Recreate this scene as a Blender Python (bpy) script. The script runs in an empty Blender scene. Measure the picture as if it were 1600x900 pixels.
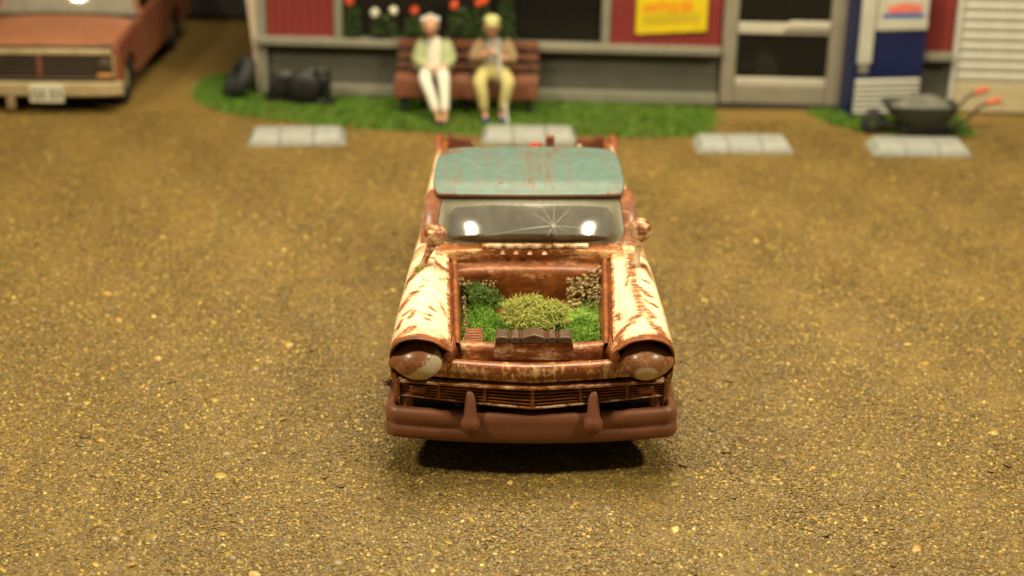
import bpy, bmesh, math, random
import numpy as np
from mathutils import Vector, Matrix

rnd = random.Random(7)
np.random.seed(7)
R = math.radians
SC = bpy.context.scene
COL = SC.collection

# ------------------------------------------------------------------ camera
cam_d = bpy.data.cameras.new('camera')
cam = bpy.data.objects.new('camera', cam_d)
COL.objects.link(cam)
cam_d.sensor_width = 36.0
cam_d.lens = 2387.0 / 1600 * 36.0
cam_d.clip_start = 0.1
cam_d.clip_end = 400
cam.location = (-0.152, -9.23, 4.985)
PITCH, ROLL = R(21.3), R(-0.9)
cam.matrix_world = (Matrix.Translation(cam.location)
                    @ Matrix.Rotation(R(90) - PITCH, 4, 'X')
                    @ Matrix.Rotation(-ROLL, 4, 'Z'))
cam_d.dof.use_dof = True
cam_d.dof.focus_distance = 10.15
cam_d.dof.aperture_fstop = 0.50
SC.camera = cam

# ------------------------------------------------------------------ light
W = bpy.data.worlds.new('World')
SC.world = W
W.use_nodes = True
W.node_tree.nodes['Background'].inputs[0].default_value = (1.0, 0.86, 0.60, 1)
W.node_tree.nodes['Background'].inputs[1].default_value = 0.105


def room_lamp(name, loc, target, size, power, col=(1.0, 0.87, 0.60)):
    d = bpy.data.lights.new(name, 'AREA')
    d.shape = 'DISK'
    d.size = size
    d.energy = power
    d.color = col
    o = bpy.data.objects.new(name, d)
    COL.objects.link(o)
    o.location = loc
    o.rotation_euler = (Vector(target) - Vector(loc)).to_track_quat('-Z', 'Y').to_euler()
    return o


room_lamp('ceiling_lamp', (-9.0, -2.2, 11.0), (0, 2, 0), 1.5, 1550)
room_lamp('ceiling_lamp', (8.8, -2.0, 11.0), (0, 2, 0), 1.5, 1450)
room_lamp('ceiling_lamp', (0.4, 4.6, 12.5), (0.2, 3.6, 0), 8.0, 3050)

SC.view_settings.view_transform = 'Standard'
SC.view_settings.look = 'None'
SC.view_settings.gamma = 1
SC.view_settings.exposure = 0.0
SC.render.engine = 'CYCLES'
SC.cycles.use_denoising = True
SC.cycles.max_bounces = 6
SC.cycles.diffuse_bounces = 3
SC.cycles.glossy_bounces = 3
SC.cycles.transparent_max_bounces = 10
SC.cycles.caustics_reflective = False
SC.cycles.caustics_refractive = False


# ------------------------------------------------------------------ node helpers
class NT:
    def __init__(self, name):
        self.m = bpy.data.materials.new(name)
        self.m.use_nodes = True
        self.t = self.m.node_tree
        self.b = self.t.nodes['Principled BSDF']
        self.coord = None

    def n(self, typ, **kw):
        nd = self.t.nodes.new(typ)
        for k, v in kw.items():
            setattr(nd, k, v)
        return nd

    def l(self, a, b):
        self.t.links.new(a, b)

    def co(self, scale=(1, 1, 1), rot=(0, 0, 0)):
        if self.coord is None:
            self.coord = self.n('ShaderNodeTexCoord')
        mp = self.n('ShaderNodeMapping')
        mp.inputs['Scale'].default_value = scale
        mp.inputs['Rotation'].default_value = rot
        self.l(self.coord.outputs['Object'], mp.inputs[0])
        return mp.outputs[0]

    def noise(self, scale, detail=4, rough=0.6, vec=None, dist=0.0):
        nd = self.n('ShaderNodeTexNoise')
        nd.inputs['Scale'].default_value = scale
        nd.inputs['Detail'].default_value = detail
        nd.inputs['Roughness'].default_value = rough
        nd.inputs['Distortion'].default_value = dist
        self.l(vec if vec is not None else self.co(), nd.inputs['Vector'])
        return nd.outputs[0]

    def voro(self, scale, vec=None, feature='F1'):
        nd = self.n('ShaderNodeTexVoronoi', feature=feature)
        nd.inputs['Scale'].default_value = scale
        self.l(vec if vec is not None else self.co(), nd.inputs['Vector'])
        return nd

    def ramp(self, fac, stops):
        nd = self.n('ShaderNodeValToRGB')
        e = nd.color_ramp.elements
        while len(e) < len(stops):
            e.new(0.5)
        for i, (p, c) in enumerate(stops):
            e[i].position = p
            e[i].color = (*c, 1) if len(c) == 3 else c
        self.l(fac, nd.inputs[0])
        return nd.outputs[0]

    def math(self, op, a, b=None, c=None, clamp=False):
        nd = self.n('ShaderNodeMath', operation=op)
        nd.use_clamp = clamp
        for i, v in enumerate((a, b, c)):
            if v is None:
                continue
            if isinstance(v, (int, float)):
                nd.inputs[i].default_value = v
            else:
                self.l(v, nd.inputs[i])
        return nd.outputs[0]

    def mix(self, fac, a, b, blend='MIX'):
        nd = self.n('ShaderNodeMix', data_type='RGBA', blend_type=blend)
        for sock, v in ((nd.inputs[0], fac), (nd.inputs[6], a), (nd.inputs[7], b)):
            if isinstance(v, (int, float)):
                sock.default_value = v
            elif isinstance(v, tuple):
                sock.default_value = (*v, 1)
            else:
                self.l(v, sock)
        return nd.outputs[2]

    def attr(self, name):
        nd = self.n('ShaderNodeAttribute', attribute_name=name)
        return nd.outputs['Fac']

    def bump(self, h, strength=0.3, dist=0.01):
        nd = self.n('ShaderNodeBump')
        nd.inputs['Strength'].default_value = strength
        nd.inputs['Distance'].default_value = dist
        self.l(h, nd.inputs['Height'])
        self.l(nd.outputs[0], self.b.inputs['Normal'])

    def set(self, key, v):
        s = self.b.inputs[key]
        if isinstance(v, tuple):
            s.default_value = (*v, 1)
        elif isinstance(v, (int, float)):
            s.default_value = v
        else:
            self.l(v, s)
        return self


def plain(name, col, rough=0.6, var=0.25, scale=14, metal=0.0, spec=0.5, bump=0.15, bdist=0.006):
    k = NT(name)
    f = k.noise(scale, 5, 0.65)
    lo = tuple(c * (1 - var) for c in col)
    hi = tuple(min(1, c * (1 + var)) for c in col)
    k.set('Base Color', k.ramp(f, [(0.3, lo), (0.7, hi)]))
    k.set('Roughness', rough)
    k.set('Metallic', metal)
    k.set('Specular IOR Level', spec)
    if bump:
        k.bump(k.noise(scale * 4, 3, 0.6), bump, bdist)
    return k.m


RUST_D, RUST_M, RUST_L = (0.055, 0.013, 0.003), (0.190, 0.050, 0.008), (0.42, 0.145, 0.030)


def rust_paint(name, paint, streak=(3, 16, 16), bias=0.0, rough=0.3, cover=1.0, coat=0.4, paint_var=0.12, streak_rot=(0, 0, 0.25), halo_col=(0.50, 0.23, 0.075), bump=0.35, rusts=None):
    """paint brushed over with rust wash; the point attribute 'rust' says where the wash is thick"""
    k = NT(name)
    a = k.attr('rust')
    s = k.noise(1.0, 6, 0.7, k.co(streak, streak_rot), 0.6)
    fine = k.noise(34, 5, 0.7)
    s2 = k.math('SUBTRACT', s, 0.5)
    f2 = k.math('SUBTRACT', fine, 0.5)
    t = k.math('MULTIPLY_ADD', s2, 1.35 * cover, a)
    t = k.math('MULTIPLY_ADD', f2, 0.75, t)
    t = k.math('ADD', t, bias)
    fac = k.ramp(t, [(0.36, (0, 0, 0)), (0.60, (1, 1, 1))])
    big = k.math('ADD', k.math('MULTIPLY', k.noise(6, 6, 0.7, None, 0.8), 0.55), k.math('MULTIPLY', k.noise(1.0, 5, 0.75, k.co((14, 50, 50), (0, 0, 0.5)), 0.4), 0.45))
    rust = k.ramp(big, [(0.33, (rusts or (RUST_D, RUST_M, RUST_L))[0]), (0.5, (rusts or (RUST_D, RUST_M, RUST_L))[1]), (0.68, (rusts or (RUST_D, RUST_M, RUST_L))[2])])
    pv = k.noise(11, 4, 0.6)
    pc = k.mix(k.ramp(pv, [(0.35, (0, 0, 0)), (0.75, (1, 1, 1))]), tuple(c * (1 + paint_var) for c in paint),
               (paint[0] * (1 - paint_var), paint[1] * (1 - 1.6 * paint_var), paint[2] * (1 - 2.2 * paint_var)))
    # thin wash halo where the rust starts
    halo = k.ramp(t, [(0.05, (0, 0, 0)), (0.44, (1, 1, 1))])
    pc = k.mix(k.math('MULTIPLY', halo, 0.62), pc, halo_col)
    k.set('Base Color', k.mix(fac, pc, rust))
    k.set('Roughness', k.ramp(fine, [(0.2, (rough,) * 3), (0.8, (rough + 0.2,) * 3)]))
    k.set('Specular IOR Level', 0.38)
    k.set('Coat Weight', coat * 0.8)
    k.set('Coat Roughness', 0.22)
    k.bump(k.math('MULTIPLY_ADD', fac, 0.5, k.math('MULTIPLY', fine, 0.5)), bump, 0.006)
    return k.m


M = {}
M['cream'] = rust_paint('cream_paint_with_rust', (0.83, 0.665, 0.45), rough=0.45, coat=0.10)
M['rustbody'] = rust_paint('rust_wash', (0.62, 0.40, 0.20), streak=(5, 20, 20), bias=0.18, rough=0.42, coat=0.22)
M['bar'] = rust_paint('rusty_grille_bar', (0.66, 0.47, 0.26), streak=(20, 6, 6), bias=0.04, rough=0.32, coat=0.4)
M['chrome'] = rust_paint('tarnished_trim', (0.70, 0.58, 0.40), streak=(6, 30, 30), bias=-0.02, rough=0.30, coat=0.35)
M['teal'] = rust_paint('teal_roof_paint', (0.080, 0.158, 0.145), streak=(22, 1.1, 10), bias=-0.04, halo_col=(0.145, 0.118, 0.078), rough=0.42, coat=0.05, bump=0.08,
                       rusts=((0.085, 0.036, 0.018), (0.14, 0.058, 0.028), (0.19, 0.085, 0.042)),
                       paint_var=0.14, streak_rot=(0, 0, 0))
M['lens'] = rust_paint('headlight_wash', (0.56, 0.50, 0.34), streak=(9, 6, 6), rough=0.30, coat=0.35, cover=0.45, rusts=((0.12, 0.036, 0.012), (0.24, 0.085, 0.030), (0.36, 0.16, 0.06)), halo_col=(0.42, 0.24, 0.11))
M['bumper'] = plain('matte_brown_bumper', (0.180, 0.062, 0.027), 0.48, 0.16, 6, bump=0.08)
M['dark'] = plain('dark_underbody', (0.018, 0.012, 0.009), 0.7, 0.4, 10)
M['rubber'] = plain('black_rubber', (0.018, 0.018, 0.017), 0.75, 0.3, 18)
M['rustdark'] = plain('dark_rust', (0.10, 0.030, 0.012), 0.32, 0.5, 9, bump=0.3)
M['seat'] = plain('grey_brown_vinyl', (0.30, 0.25, 0.20), 0.5, 0.3, 8)
M['radcap'] = plain('greenish_grey_rubber', (0.090, 0.050, 0.028), 0.4, 0.45, 9, bump=0.3)
M['red'] = plain('worn_red_paint', (0.50, 0.06, 0.03), 0.45, 0.25)
M['wood_red'] = plain('red_brown_wood', (0.17, 0.055, 0.028), 0.6, 0.3, 12)
M['conc'] = plain('grey_cast_concrete', (0.285, 0.295, 0.265), 0.75, 0.12, 8, bump=0.3)
M['grey'] = plain('grey_trim_paint', (0.205, 0.196, 0.145), 0.6, 0.12, 6)
M['grey_d'] = plain('dark_grey_panel', (0.092, 0.089, 0.066), 0.65, 0.18, 4)
M['grey_l'] = plain('pale_trim_paint', (0.42, 0.345, 0.25), 0.6, 0.1, 6)
M['door'] = plain('taupe_door_paint', (0.235, 0.210, 0.158), 0.5, 0.1, 5)
M['door_l'] = plain('pale_rail_paint', (0.47, 0.44, 0.36), 0.45, 0.1, 5)
M['siding'] = plain('barn_red_siding', (0.19, 0.022, 0.020), 0.55, 0.14, 6)
M['shutter'] = plain('cream_white_shutter', (0.52, 0.51, 0.44), 0.5, 0.08, 5)
M['shutter_d'] = plain('beige_shutter_base', (0.48, 0.41, 0.25), 0.5, 0.08, 5)
M['yellow'] = plain('yellow_sign_paint', (0.62, 0.47, 0.010), 0.45, 0.08, 5)
M['ink_red'] = plain('red_orange_ink', (0.72, 0.13, 0.01), 0.5, 0.05)
M['ink_olive'] = plain('olive_ink', (0.38, 0.29, 0.02), 0.5, 0.05)
M['navy'] = plain('navy_blue_enamel', (0.007, 0.014, 0.072), 0.35, 0.15, 5)
M['white'] = plain('off_white_enamel', (0.50, 0.49, 0.41), 0.4, 0.08, 6)
M['blue'] = plain('blue_print', (0.03, 0.13, 0.42), 0.4, 0.1)
M['pinkred'] = plain('red_print', (0.72, 0.18, 0.13), 0.4, 0.1)
M['slat'] = plain('brown_bench_slat', (0.18, 0.062, 0.028), 0.55, 0.25, 9)
M['iron'] = plain('black_iron', (0.010, 0.0095, 0.0085), 0.55, 0.3)
M['blackgreen'] = plain('black_green_tray', (0.042, 0.046, 0.036), 0.5, 0.25)
M['orange'] = plain('orange_grip', (0.52, 0.105, 0.04), 0.45, 0.1)
M['load'] = plain('grey_cement_load', (0.135, 0.132, 0.108), 0.85, 0.3, 10, bump=0.5, bdist=0.02)
M['clay'] = plain('orange_clay', (0.60, 0.28, 0.07), 0.6, 0.15)
M['skin'] = plain('skin', (0.50, 0.27, 0.165), 0.5, 0.08)
M['hair'] = plain('grey_hair', (0.52, 0.52, 0.50), 0.6, 0.15, 30)
M['white_cloth'] = plain('white_cloth', (0.62, 0.60, 0.50), 0.8, 0.06)
M['green_cloth'] = plain('sage_green_cloth', (0.33, 0.37, 0.19), 0.8, 0.12)
M['khaki'] = plain('yellow_khaki_cloth', (0.46, 0.40, 0.155), 0.8, 0.12)
M['tan_cloth'] = plain('tan_brown_cloth', (0.25, 0.165, 0.085), 0.8, 0.15)
M['grey_cloth'] = plain('grey_cloth', (0.30, 0.29, 0.25), 0.8, 0.12)
M['cap'] = plain('yellow_green_cap', (0.50, 0.48, 0.20), 0.8, 0.1)
M['shoe_blue'] = plain('dark_blue_shoe', (0.05, 0.07, 0.16), 0.5, 0.1)
M['shoe_black'] = plain('black_shoe', (0.02, 0.02, 0.02), 0.5, 0.1)
M['eye'] = plain('dark_eye', (0.03, 0.02, 0.015), 0.3, 0.05, bump=0)
M['cane'] = plain('pale_grey_cane', (0.48, 0.46, 0.40), 0.5, 0.1)
M['petal_w'] = plain('white_petal', (0.80, 0.76, 0.62), 0.6, 0.08)
M['petal_o'] = plain('orange_red_petal', (0.70, 0.10, 0.02), 0.6, 0.15)
M['stem'] = plain('dark_green_leaf', (0.085, 0.145, 0.040), 0.6, 0.35, 20)
M['charcoal'] = plain('charcoal_steel', (0.022, 0.021, 0.018), 0.6, 0.4, 3)
M['crackline'] = plain('glass_scratch', (0.40, 0.40, 0.34), 0.5, 0.05, bump=0)
M['interior'] = plain('dark_shop_interior', (0.018, 0.015, 0.012), 0.9, 0.4, 3)
M['truckred'] = rust_paint('faded_red_truck_paint', (0.150, 0.042, 0.020), streak=(3, 3, 3), bias=0.04, rough=0.42, coat=0.15, paint_var=0.3, halo_col=(0.26, 0.11, 0.055))  # base red darkened partly for the shaded flanks
M['truckhood'] = rust_paint('faded_hood_paint_lit', (0.27, 0.100, 0.044), streak=(3, 3, 3), bias=0.02, rough=0.4, coat=0.15, paint_var=0.25, halo_col=(0.34, 0.16, 0.075))  # same red lightened: fading plus the light falling on the hood top
M['truckchrome'] = plain('worn_cream_chrome', (0.50, 0.40, 0.22), 0.35, 0.2, 6, metal=0.3)
M['truckgrille'] = plain('dark_brown_grille', (0.055, 0.036, 0.022), 0.5, 0.3, 12)
M['plate'] = plain('pale_licence_plate', (0.56, 0.54, 0.40), 0.5, 0.1)
M['ink_dark'] = plain('dark_ink', (0.10, 0.11, 0.08), 0.5, 0.05)


def glass_mat(name, tint, gloss_rough=0.02, haze=0.0, ior=1.5, hazecol=(0.5, 0.47, 0.4)):
    m = bpy.data.materials.new(name)
    m.use_nodes = True
    t = m.node_tree
    t.nodes.remove(t.nodes['Principled BSDF'])
    out = t.nodes['Material Output']
    tr = t.nodes.new('ShaderNodeBsdfTransparent')
    tr.inputs[0].default_value = (*tint, 1)
    gl = t.nodes.new('ShaderNodeBsdfGlossy')
    gl.inputs['Roughness'].default_value = gloss_rough
    fr = t.nodes.new('ShaderNodeFresnel')
    fr.inputs[0].default_value = ior
    df = t.nodes.new('ShaderNodeBsdfDiffuse')
    df.inputs[0].default_value = (*hazecol, 1)
    tc = t.nodes.new('ShaderNodeTexCoord')
    nz = t.nodes.new('ShaderNodeTexNoise')
    nz.inputs['Scale'].default_value = 9
    nz.inputs['Detail'].default_value = 6
    t.links.new(tc.outputs['Object'], nz.inputs['Vector'])
    mu = t.nodes.new('ShaderNodeMath')
    mu.operation = 'MULTIPLY_ADD'
    mu.inputs[1].default_value = haze * 0.7
    mu.inputs[2].default_value = haze * 0.65
    t.links.new(nz.outputs[0], mu.inputs[0])
    m1 = t.nodes.new('ShaderNodeMixShader')
    t.links.new(mu.outputs[0], m1.inputs[0])
    t.links.new(tr.outputs[0], m1.inputs[1])
    t.links.new(df.outputs[0], m1.inputs[2])
    m2 = t.nodes.new('ShaderNodeMixShader')
    t.links.new(fr.outputs[0], m2.inputs[0])
    t.links.new(m1.outputs[0], m2.inputs[1])
    t.links.new(gl.outputs[0], m2.inputs[2])
    t.links.new(m2.outputs[0], out.inputs[0])
    return m


M['glass'] = glass_mat('clear_plastic_painted_haze', (0.86, 0.86, 0.80), 0.11, 0.22, 1.5)  # pale haze mixed in for light and reflections seen in the panes
M['glass_rim'] = glass_mat('plastic_rim_painted_light', (0.7, 0.7, 0.62), 0.42, 0.42, 1.4, (0.36, 0.33, 0.21))  # olive haze paints in the light refracted by the flange
M['glass_dark'] = glass_mat('dark_shop_glass', (0.5, 0.48, 0.42), 0.06, 0.02, 1.3)
M['glass_truck'] = glass_mat('truck_glass_painted_light', (0.6, 0.6, 0.5), 0.06, 0.36, 1.6, (0.6, 0.55, 0.42))  # cream haze puts yellowish light into the glass colour


# ------------------------------------------------------------------ mesh helpers
class MB:
    def __init__(self):
        self.v, self.f, self.mi = [], [], []
        self.cur = 0

    def add(self, verts, faces):
        o = len(self.v)
        self.v += [tuple(p) for p in verts]
        self.f += [tuple(i + o for i in f) for f in faces]
        self.mi += [self.cur] * len(faces)
        return self

    def grid(self, rows, close_u=False, close_v=False):
        n, m = len(rows), len(rows[0])
        vs = [p for r in rows for p in r]
        fs = []
        for i in range(n if close_v else n - 1):
            for j in range(m if close_u else m - 1):
                i2, j2 = (i + 1) % n, (j + 1) % m
                fs.append((i * m + j, i * m + j2, i2 * m + j2, i2 * m + j))
        return self.add(vs, fs)

    def box(self, x0, x1, y0, y1, z0, z1, rz=0.0, c=None):
        vs = [(x, y, z) for z in (z0, z1) for x, y in ((x0, y0), (x1, y0), (x1, y1), (x0, y1))]
        if rz:
            cx_, cy_ = c if c else ((x0 + x1) / 2, (y0 + y1) / 2)
            k, s = math.cos(rz), math.sin(rz)
            vs = [(cx_ + (x - cx_) * k - (y - cy_) * s, cy_ + (x - cx_) * s + (y - cy_) * k, z) for x, y, z in vs]
        return self.add(vs, [(3, 2, 1, 0), (4, 5, 6, 7), (0, 1, 5, 4), (1, 2, 6, 5), (2, 3, 7, 6), (3, 0, 4, 7)])

    def tube(self, pts, rad, seg=8, caps=True, sx=1.0):
        pts = [Vector(p) for p in pts]
        n = len(pts)
        if not isinstance(rad, (list, tuple)):
            rad = [rad] * n
        rows = []
        up = None
        for i, p in enumerate(pts):
            d = (pts[min(i + 1, n - 1)] - pts[max(i - 1, 0)]).normalized()
            if up is None:
                up = Vector((0, 0, 1)) if abs(d.z) < 0.9 else Vector((0, 1, 0))
            a = d.cross(up)
            a = a.normalized() if a.length > 1e-6 else Vector((1, 0, 0))
            b = a.cross(d).normalized()
            up = b
            rows.append([p + a * math.cos(t) * rad[i] * sx + b * math.sin(t) * rad[i]
                         for t in [2 * math.pi * k / seg for k in range(seg)]])
        o = len(self.v)
        self.grid(rows, close_u=True)
        if caps:
            self.f.append(tuple(o + k for k in range(seg))[::-1])
            self.f.append(tuple(o + (n - 1) * seg + k for k in range(seg)))
            self.mi += [self.cur] * 2
        return self

    def ell(self, c, r, nu=20, nv=12, rot=None, fn=None):
        rows = []
        for i in range(nv + 1):
            th = math.pi * i / nv
            row = []
            for j in range(nu):
                ph = 2 * math.pi * j / nu
                d = Vector((math.sin(th) * math.cos(ph), math.sin(th) * math.sin(ph), math.cos(th)))
                p = Vector((d.x * r[0], d.y * r[1], d.z * r[2]))
                if fn:
                    p = p * fn(d)
                if rot:
                    p = rot @ p
                row.append(Vector(c) + p)
            rows.append(row)
        return self.grid(rows, close_u=True)

    def lathe(self, prof, axis_o=(0, 0, 0), rot=None, seg=24):
        rows = []
        for r_, h in prof:
            row = []
            for k in range(seg):
                t = 2 * math.pi * k / seg
                p = Vector((r_ * math.cos(t), r_ * math.sin(t), h))
                if rot:
                    p = rot @ p
                row.append(Vector(axis_o) + p)
            rows.append(row)
        return self.grid(rows, close_u=True)

    def prism(self, poly, axis, a, b):
        """poly: 2-D outline; axis 'x','y','z' is the extrusion axis between a and b"""
        def mk(p, h):
            return {'x': (h, p[0], p[1]), 'y': (p[0], h, p[1]), 'z': (p[0], p[1], h)}[axis]
        n = len(poly)
        vs = [mk(p, a) for p in poly] + [mk(p, b) for p in poly]
        fs = [tuple(range(n))[::-1], tuple(range(n, 2 * n))]
        fs += [(i, (i + 1) % n, n + (i + 1) % n, n + i) for i in range(n)]
        return self.add(vs, fs)

    def build(self, name, mat, parent=None, smooth=40, bevel=0.0, rust=None, recalc=True, seg=2, solid=0.0):
        me = bpy.data.meshes.new(name)
        me.from_pydata([tuple(p) for p in self.v], [], self.f)
        mats = mat if isinstance(mat, (list, tuple)) else [mat]
        for m in mats:
            me.materials.append(m)
        if len(mats) > 1:
            me.polygons.foreach_set('material_index', list(self.mi))
        bm = bmesh.new()
        bm.from_mesh(me)
        bmesh.ops.remove_doubles(bm, verts=bm.verts, dist=1e-5)
        if recalc:
            bmesh.ops.recalc_face_normals(bm, faces=bm.faces)
        bm.to_mesh(me)
        bm.free()
        if smooth:
            me.shade_smooth()
            me.set_sharp_from_angle(angle=R(smooth))
        if rust is not None:
            at = me.attributes.new('rust', 'FLOAT', 'POINT')
            vals = [float(rust(*v.co)) if callable(rust) else float(rust) for v in me.vertices]
            at.data.foreach_set('value', vals)
        o = bpy.data.objects.new(name, me)
        COL.objects.link(o)
        if parent:
            o.parent = parent
        if solid:
            md = o.modifiers.new('s', 'SOLIDIFY')
            md.thickness = solid
            md.offset = -1
        if bevel:
            md = o.modifiers.new('b', 'BEVEL')
            md.width = bevel
            md.segments = seg
            md.limit_method = 'ANGLE'
            md.angle_limit = R(35)
            md.harden_normals = False
        return o


def thing(name, label, cat, loc=(0, 0, 0), rz=0.0, group=None):
    o = bpy.data.objects.new(name, None)
    o.empty_display_size = 0.2
    COL.objects.link(o)
    o.location = loc
    o.rotation_euler = (0, 0, rz)
    o['label'], o['category'] = label, cat
    if group:
        o['group'] = group
    return o


def tag(o, label, cat, group=None, kind=None):
    o['label'], o['category'] = label, cat
    if group:
        o['group'] = group
    if kind:
        o['kind'] = kind
    return o


def dup(root, loc, rz, label):
    r = root.copy()
    COL.objects.link(r)
    r.location = loc
    r.rotation_euler = (0, 0, rz)
    r['label'] = label
    for ch in list(root.children):
        c = ch.copy()
        COL.objects.link(c)
        c.parent = r
        for g in list(ch.children):
            d = g.copy()
            COL.objects.link(d)
            d.parent = c
    return r


def catmull(ctrl, n):
    P = [Vector(p) for p in ctrl]
    P = [P[0] * 2 - P[1]] + P + [P[-1] * 2 - P[-2]]
    m = len(P) - 3
    out = []
    for k in range(n):
        t = k / (n - 1) * m
        i = min(int(t), m - 1)
        u = t - i
        a, b, c, d = P[i:i + 4]
        out.append(0.5 * ((2 * b) + (c - a) * u + (2 * a - 5 * b + 4 * c - d) * u * u + (3 * b - a - 3 * c + d) * u ** 3))
    return out


def lerp(tab, y):
    if y <= tab[0][0]:
        return tab[0][1]
    for (a, va), (b, vb) in zip(tab, tab[1:]):
        if y <= b:
            t = (y - a) / (b - a)
            t = t * t * (3 - 2 * t) * 0.5 + t * 0.5
            return va + (vb - va) * t
    return tab[-1][1]


def sstep(a, b, x):
    t = max(0.0, min(1.0, (x - a) / (b - a)))
    return t * t * (3 - 2 * t)


# ================================================================== GROUND
k = NT('sandy_gravel_ground')
v1 = k.voro(42)
v2 = k.voro(95)
nz = k.noise(1.1, 5, 0.6)
cellc = k.ramp(v1.outputs['Color'], [(0.0, (0.080, 0.051, 0.010)), (0.35, (0.159, 0.100, 0.019)), (0.6, (0.201, 0.119, 0.023)),
                                     (0.85, (0.249, 0.162, 0.028)), (1.0, (0.339, 0.230, 0.048))])
cell2 = k.ramp(v2.outputs['Color'], [(0.0, (0.087, 0.055, 0.011)), (0.5, (0.182, 0.111, 0.021)), (1.0, (0.265, 0.172, 0.032))])
col = k.mix(0.5, cellc, cell2)
broad = k.ramp(nz, [(0.3, (0.96, 0.96, 0.95)), (0.7, (1.04, 1.03, 1.02))])
k.set('Base Color', k.mix(1.0, col, broad, 'MULTIPLY'))
k.set('Roughness', 0.7)
k.bump(k.math('ADD', k.math('MULTIPLY', v1.outputs['Distance'], -1.0), k.math('MULTIPLY', k.noise(60, 4), 0.4)), 0.25, 0.015)
M['ground'] = k.m

gm = MB()
gx = np.concatenate([np.linspace(-45, -9, 10), np.linspace(-8, 8, 65), np.linspace(9, 45, 10)])
gy = np.concatenate([np.linspace(-25, -4, 8), np.linspace(-3, 17, 81), np.linspace(19, 60, 12)])


def gz(x, y):
    w = math.exp(-((x / 9) ** 2)) if abs(x) < 20 else 0
    return w * (0.010 * math.sin(x * 1.7 + 0.6) * math.cos(y * 1.3) + 0.006 * math.sin(3.1 * x + 2.2 * y))


gm.grid([[(x, y, gz(x, y)) for x in gx] for y in gy])
ground = gm.build('ground', M['ground'], smooth=180)
ground['kind'] = 'structure'


# gravel: instanced grains in one 'stuff' object
def gravel_mat():
    k = NT('gravel_grain')
    at = k.n('ShaderNodeAttribute', attribute_name='tone')
    at.attribute_type = 'INSTANCER'
    f = at.outputs['Fac']
    c = k.ramp(f, [(0.0, (0.014, 0.010, 0.003)), (0.008, (0.075, 0.046, 0.012)), (0.30, (0.121, 0.074, 0.019)),
                   (0.52, (0.139, 0.093, 0.015)), (0.70, (0.165, 0.098, 0.020)), (0.85, (0.226, 0.148, 0.020)), (0.955, (0.441, 0.295, 0.044)),
                   (0.985, (0.399, 0.191, 0.035)), (1.0, (0.756, 0.589, 0.150))])
    n = k.noise(30, 3)
    k.set('Base Color', k.mix(0.22, c, k.ramp(n, [(0.3, (0.068, 0.043, 0.009)), (0.7, (0.242, 0.159, 0.031))]), 'MIX'))
    k.set('Roughness', 0.42)
    k.set('Specular IOR Level', 0.55)
    return k.m


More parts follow.
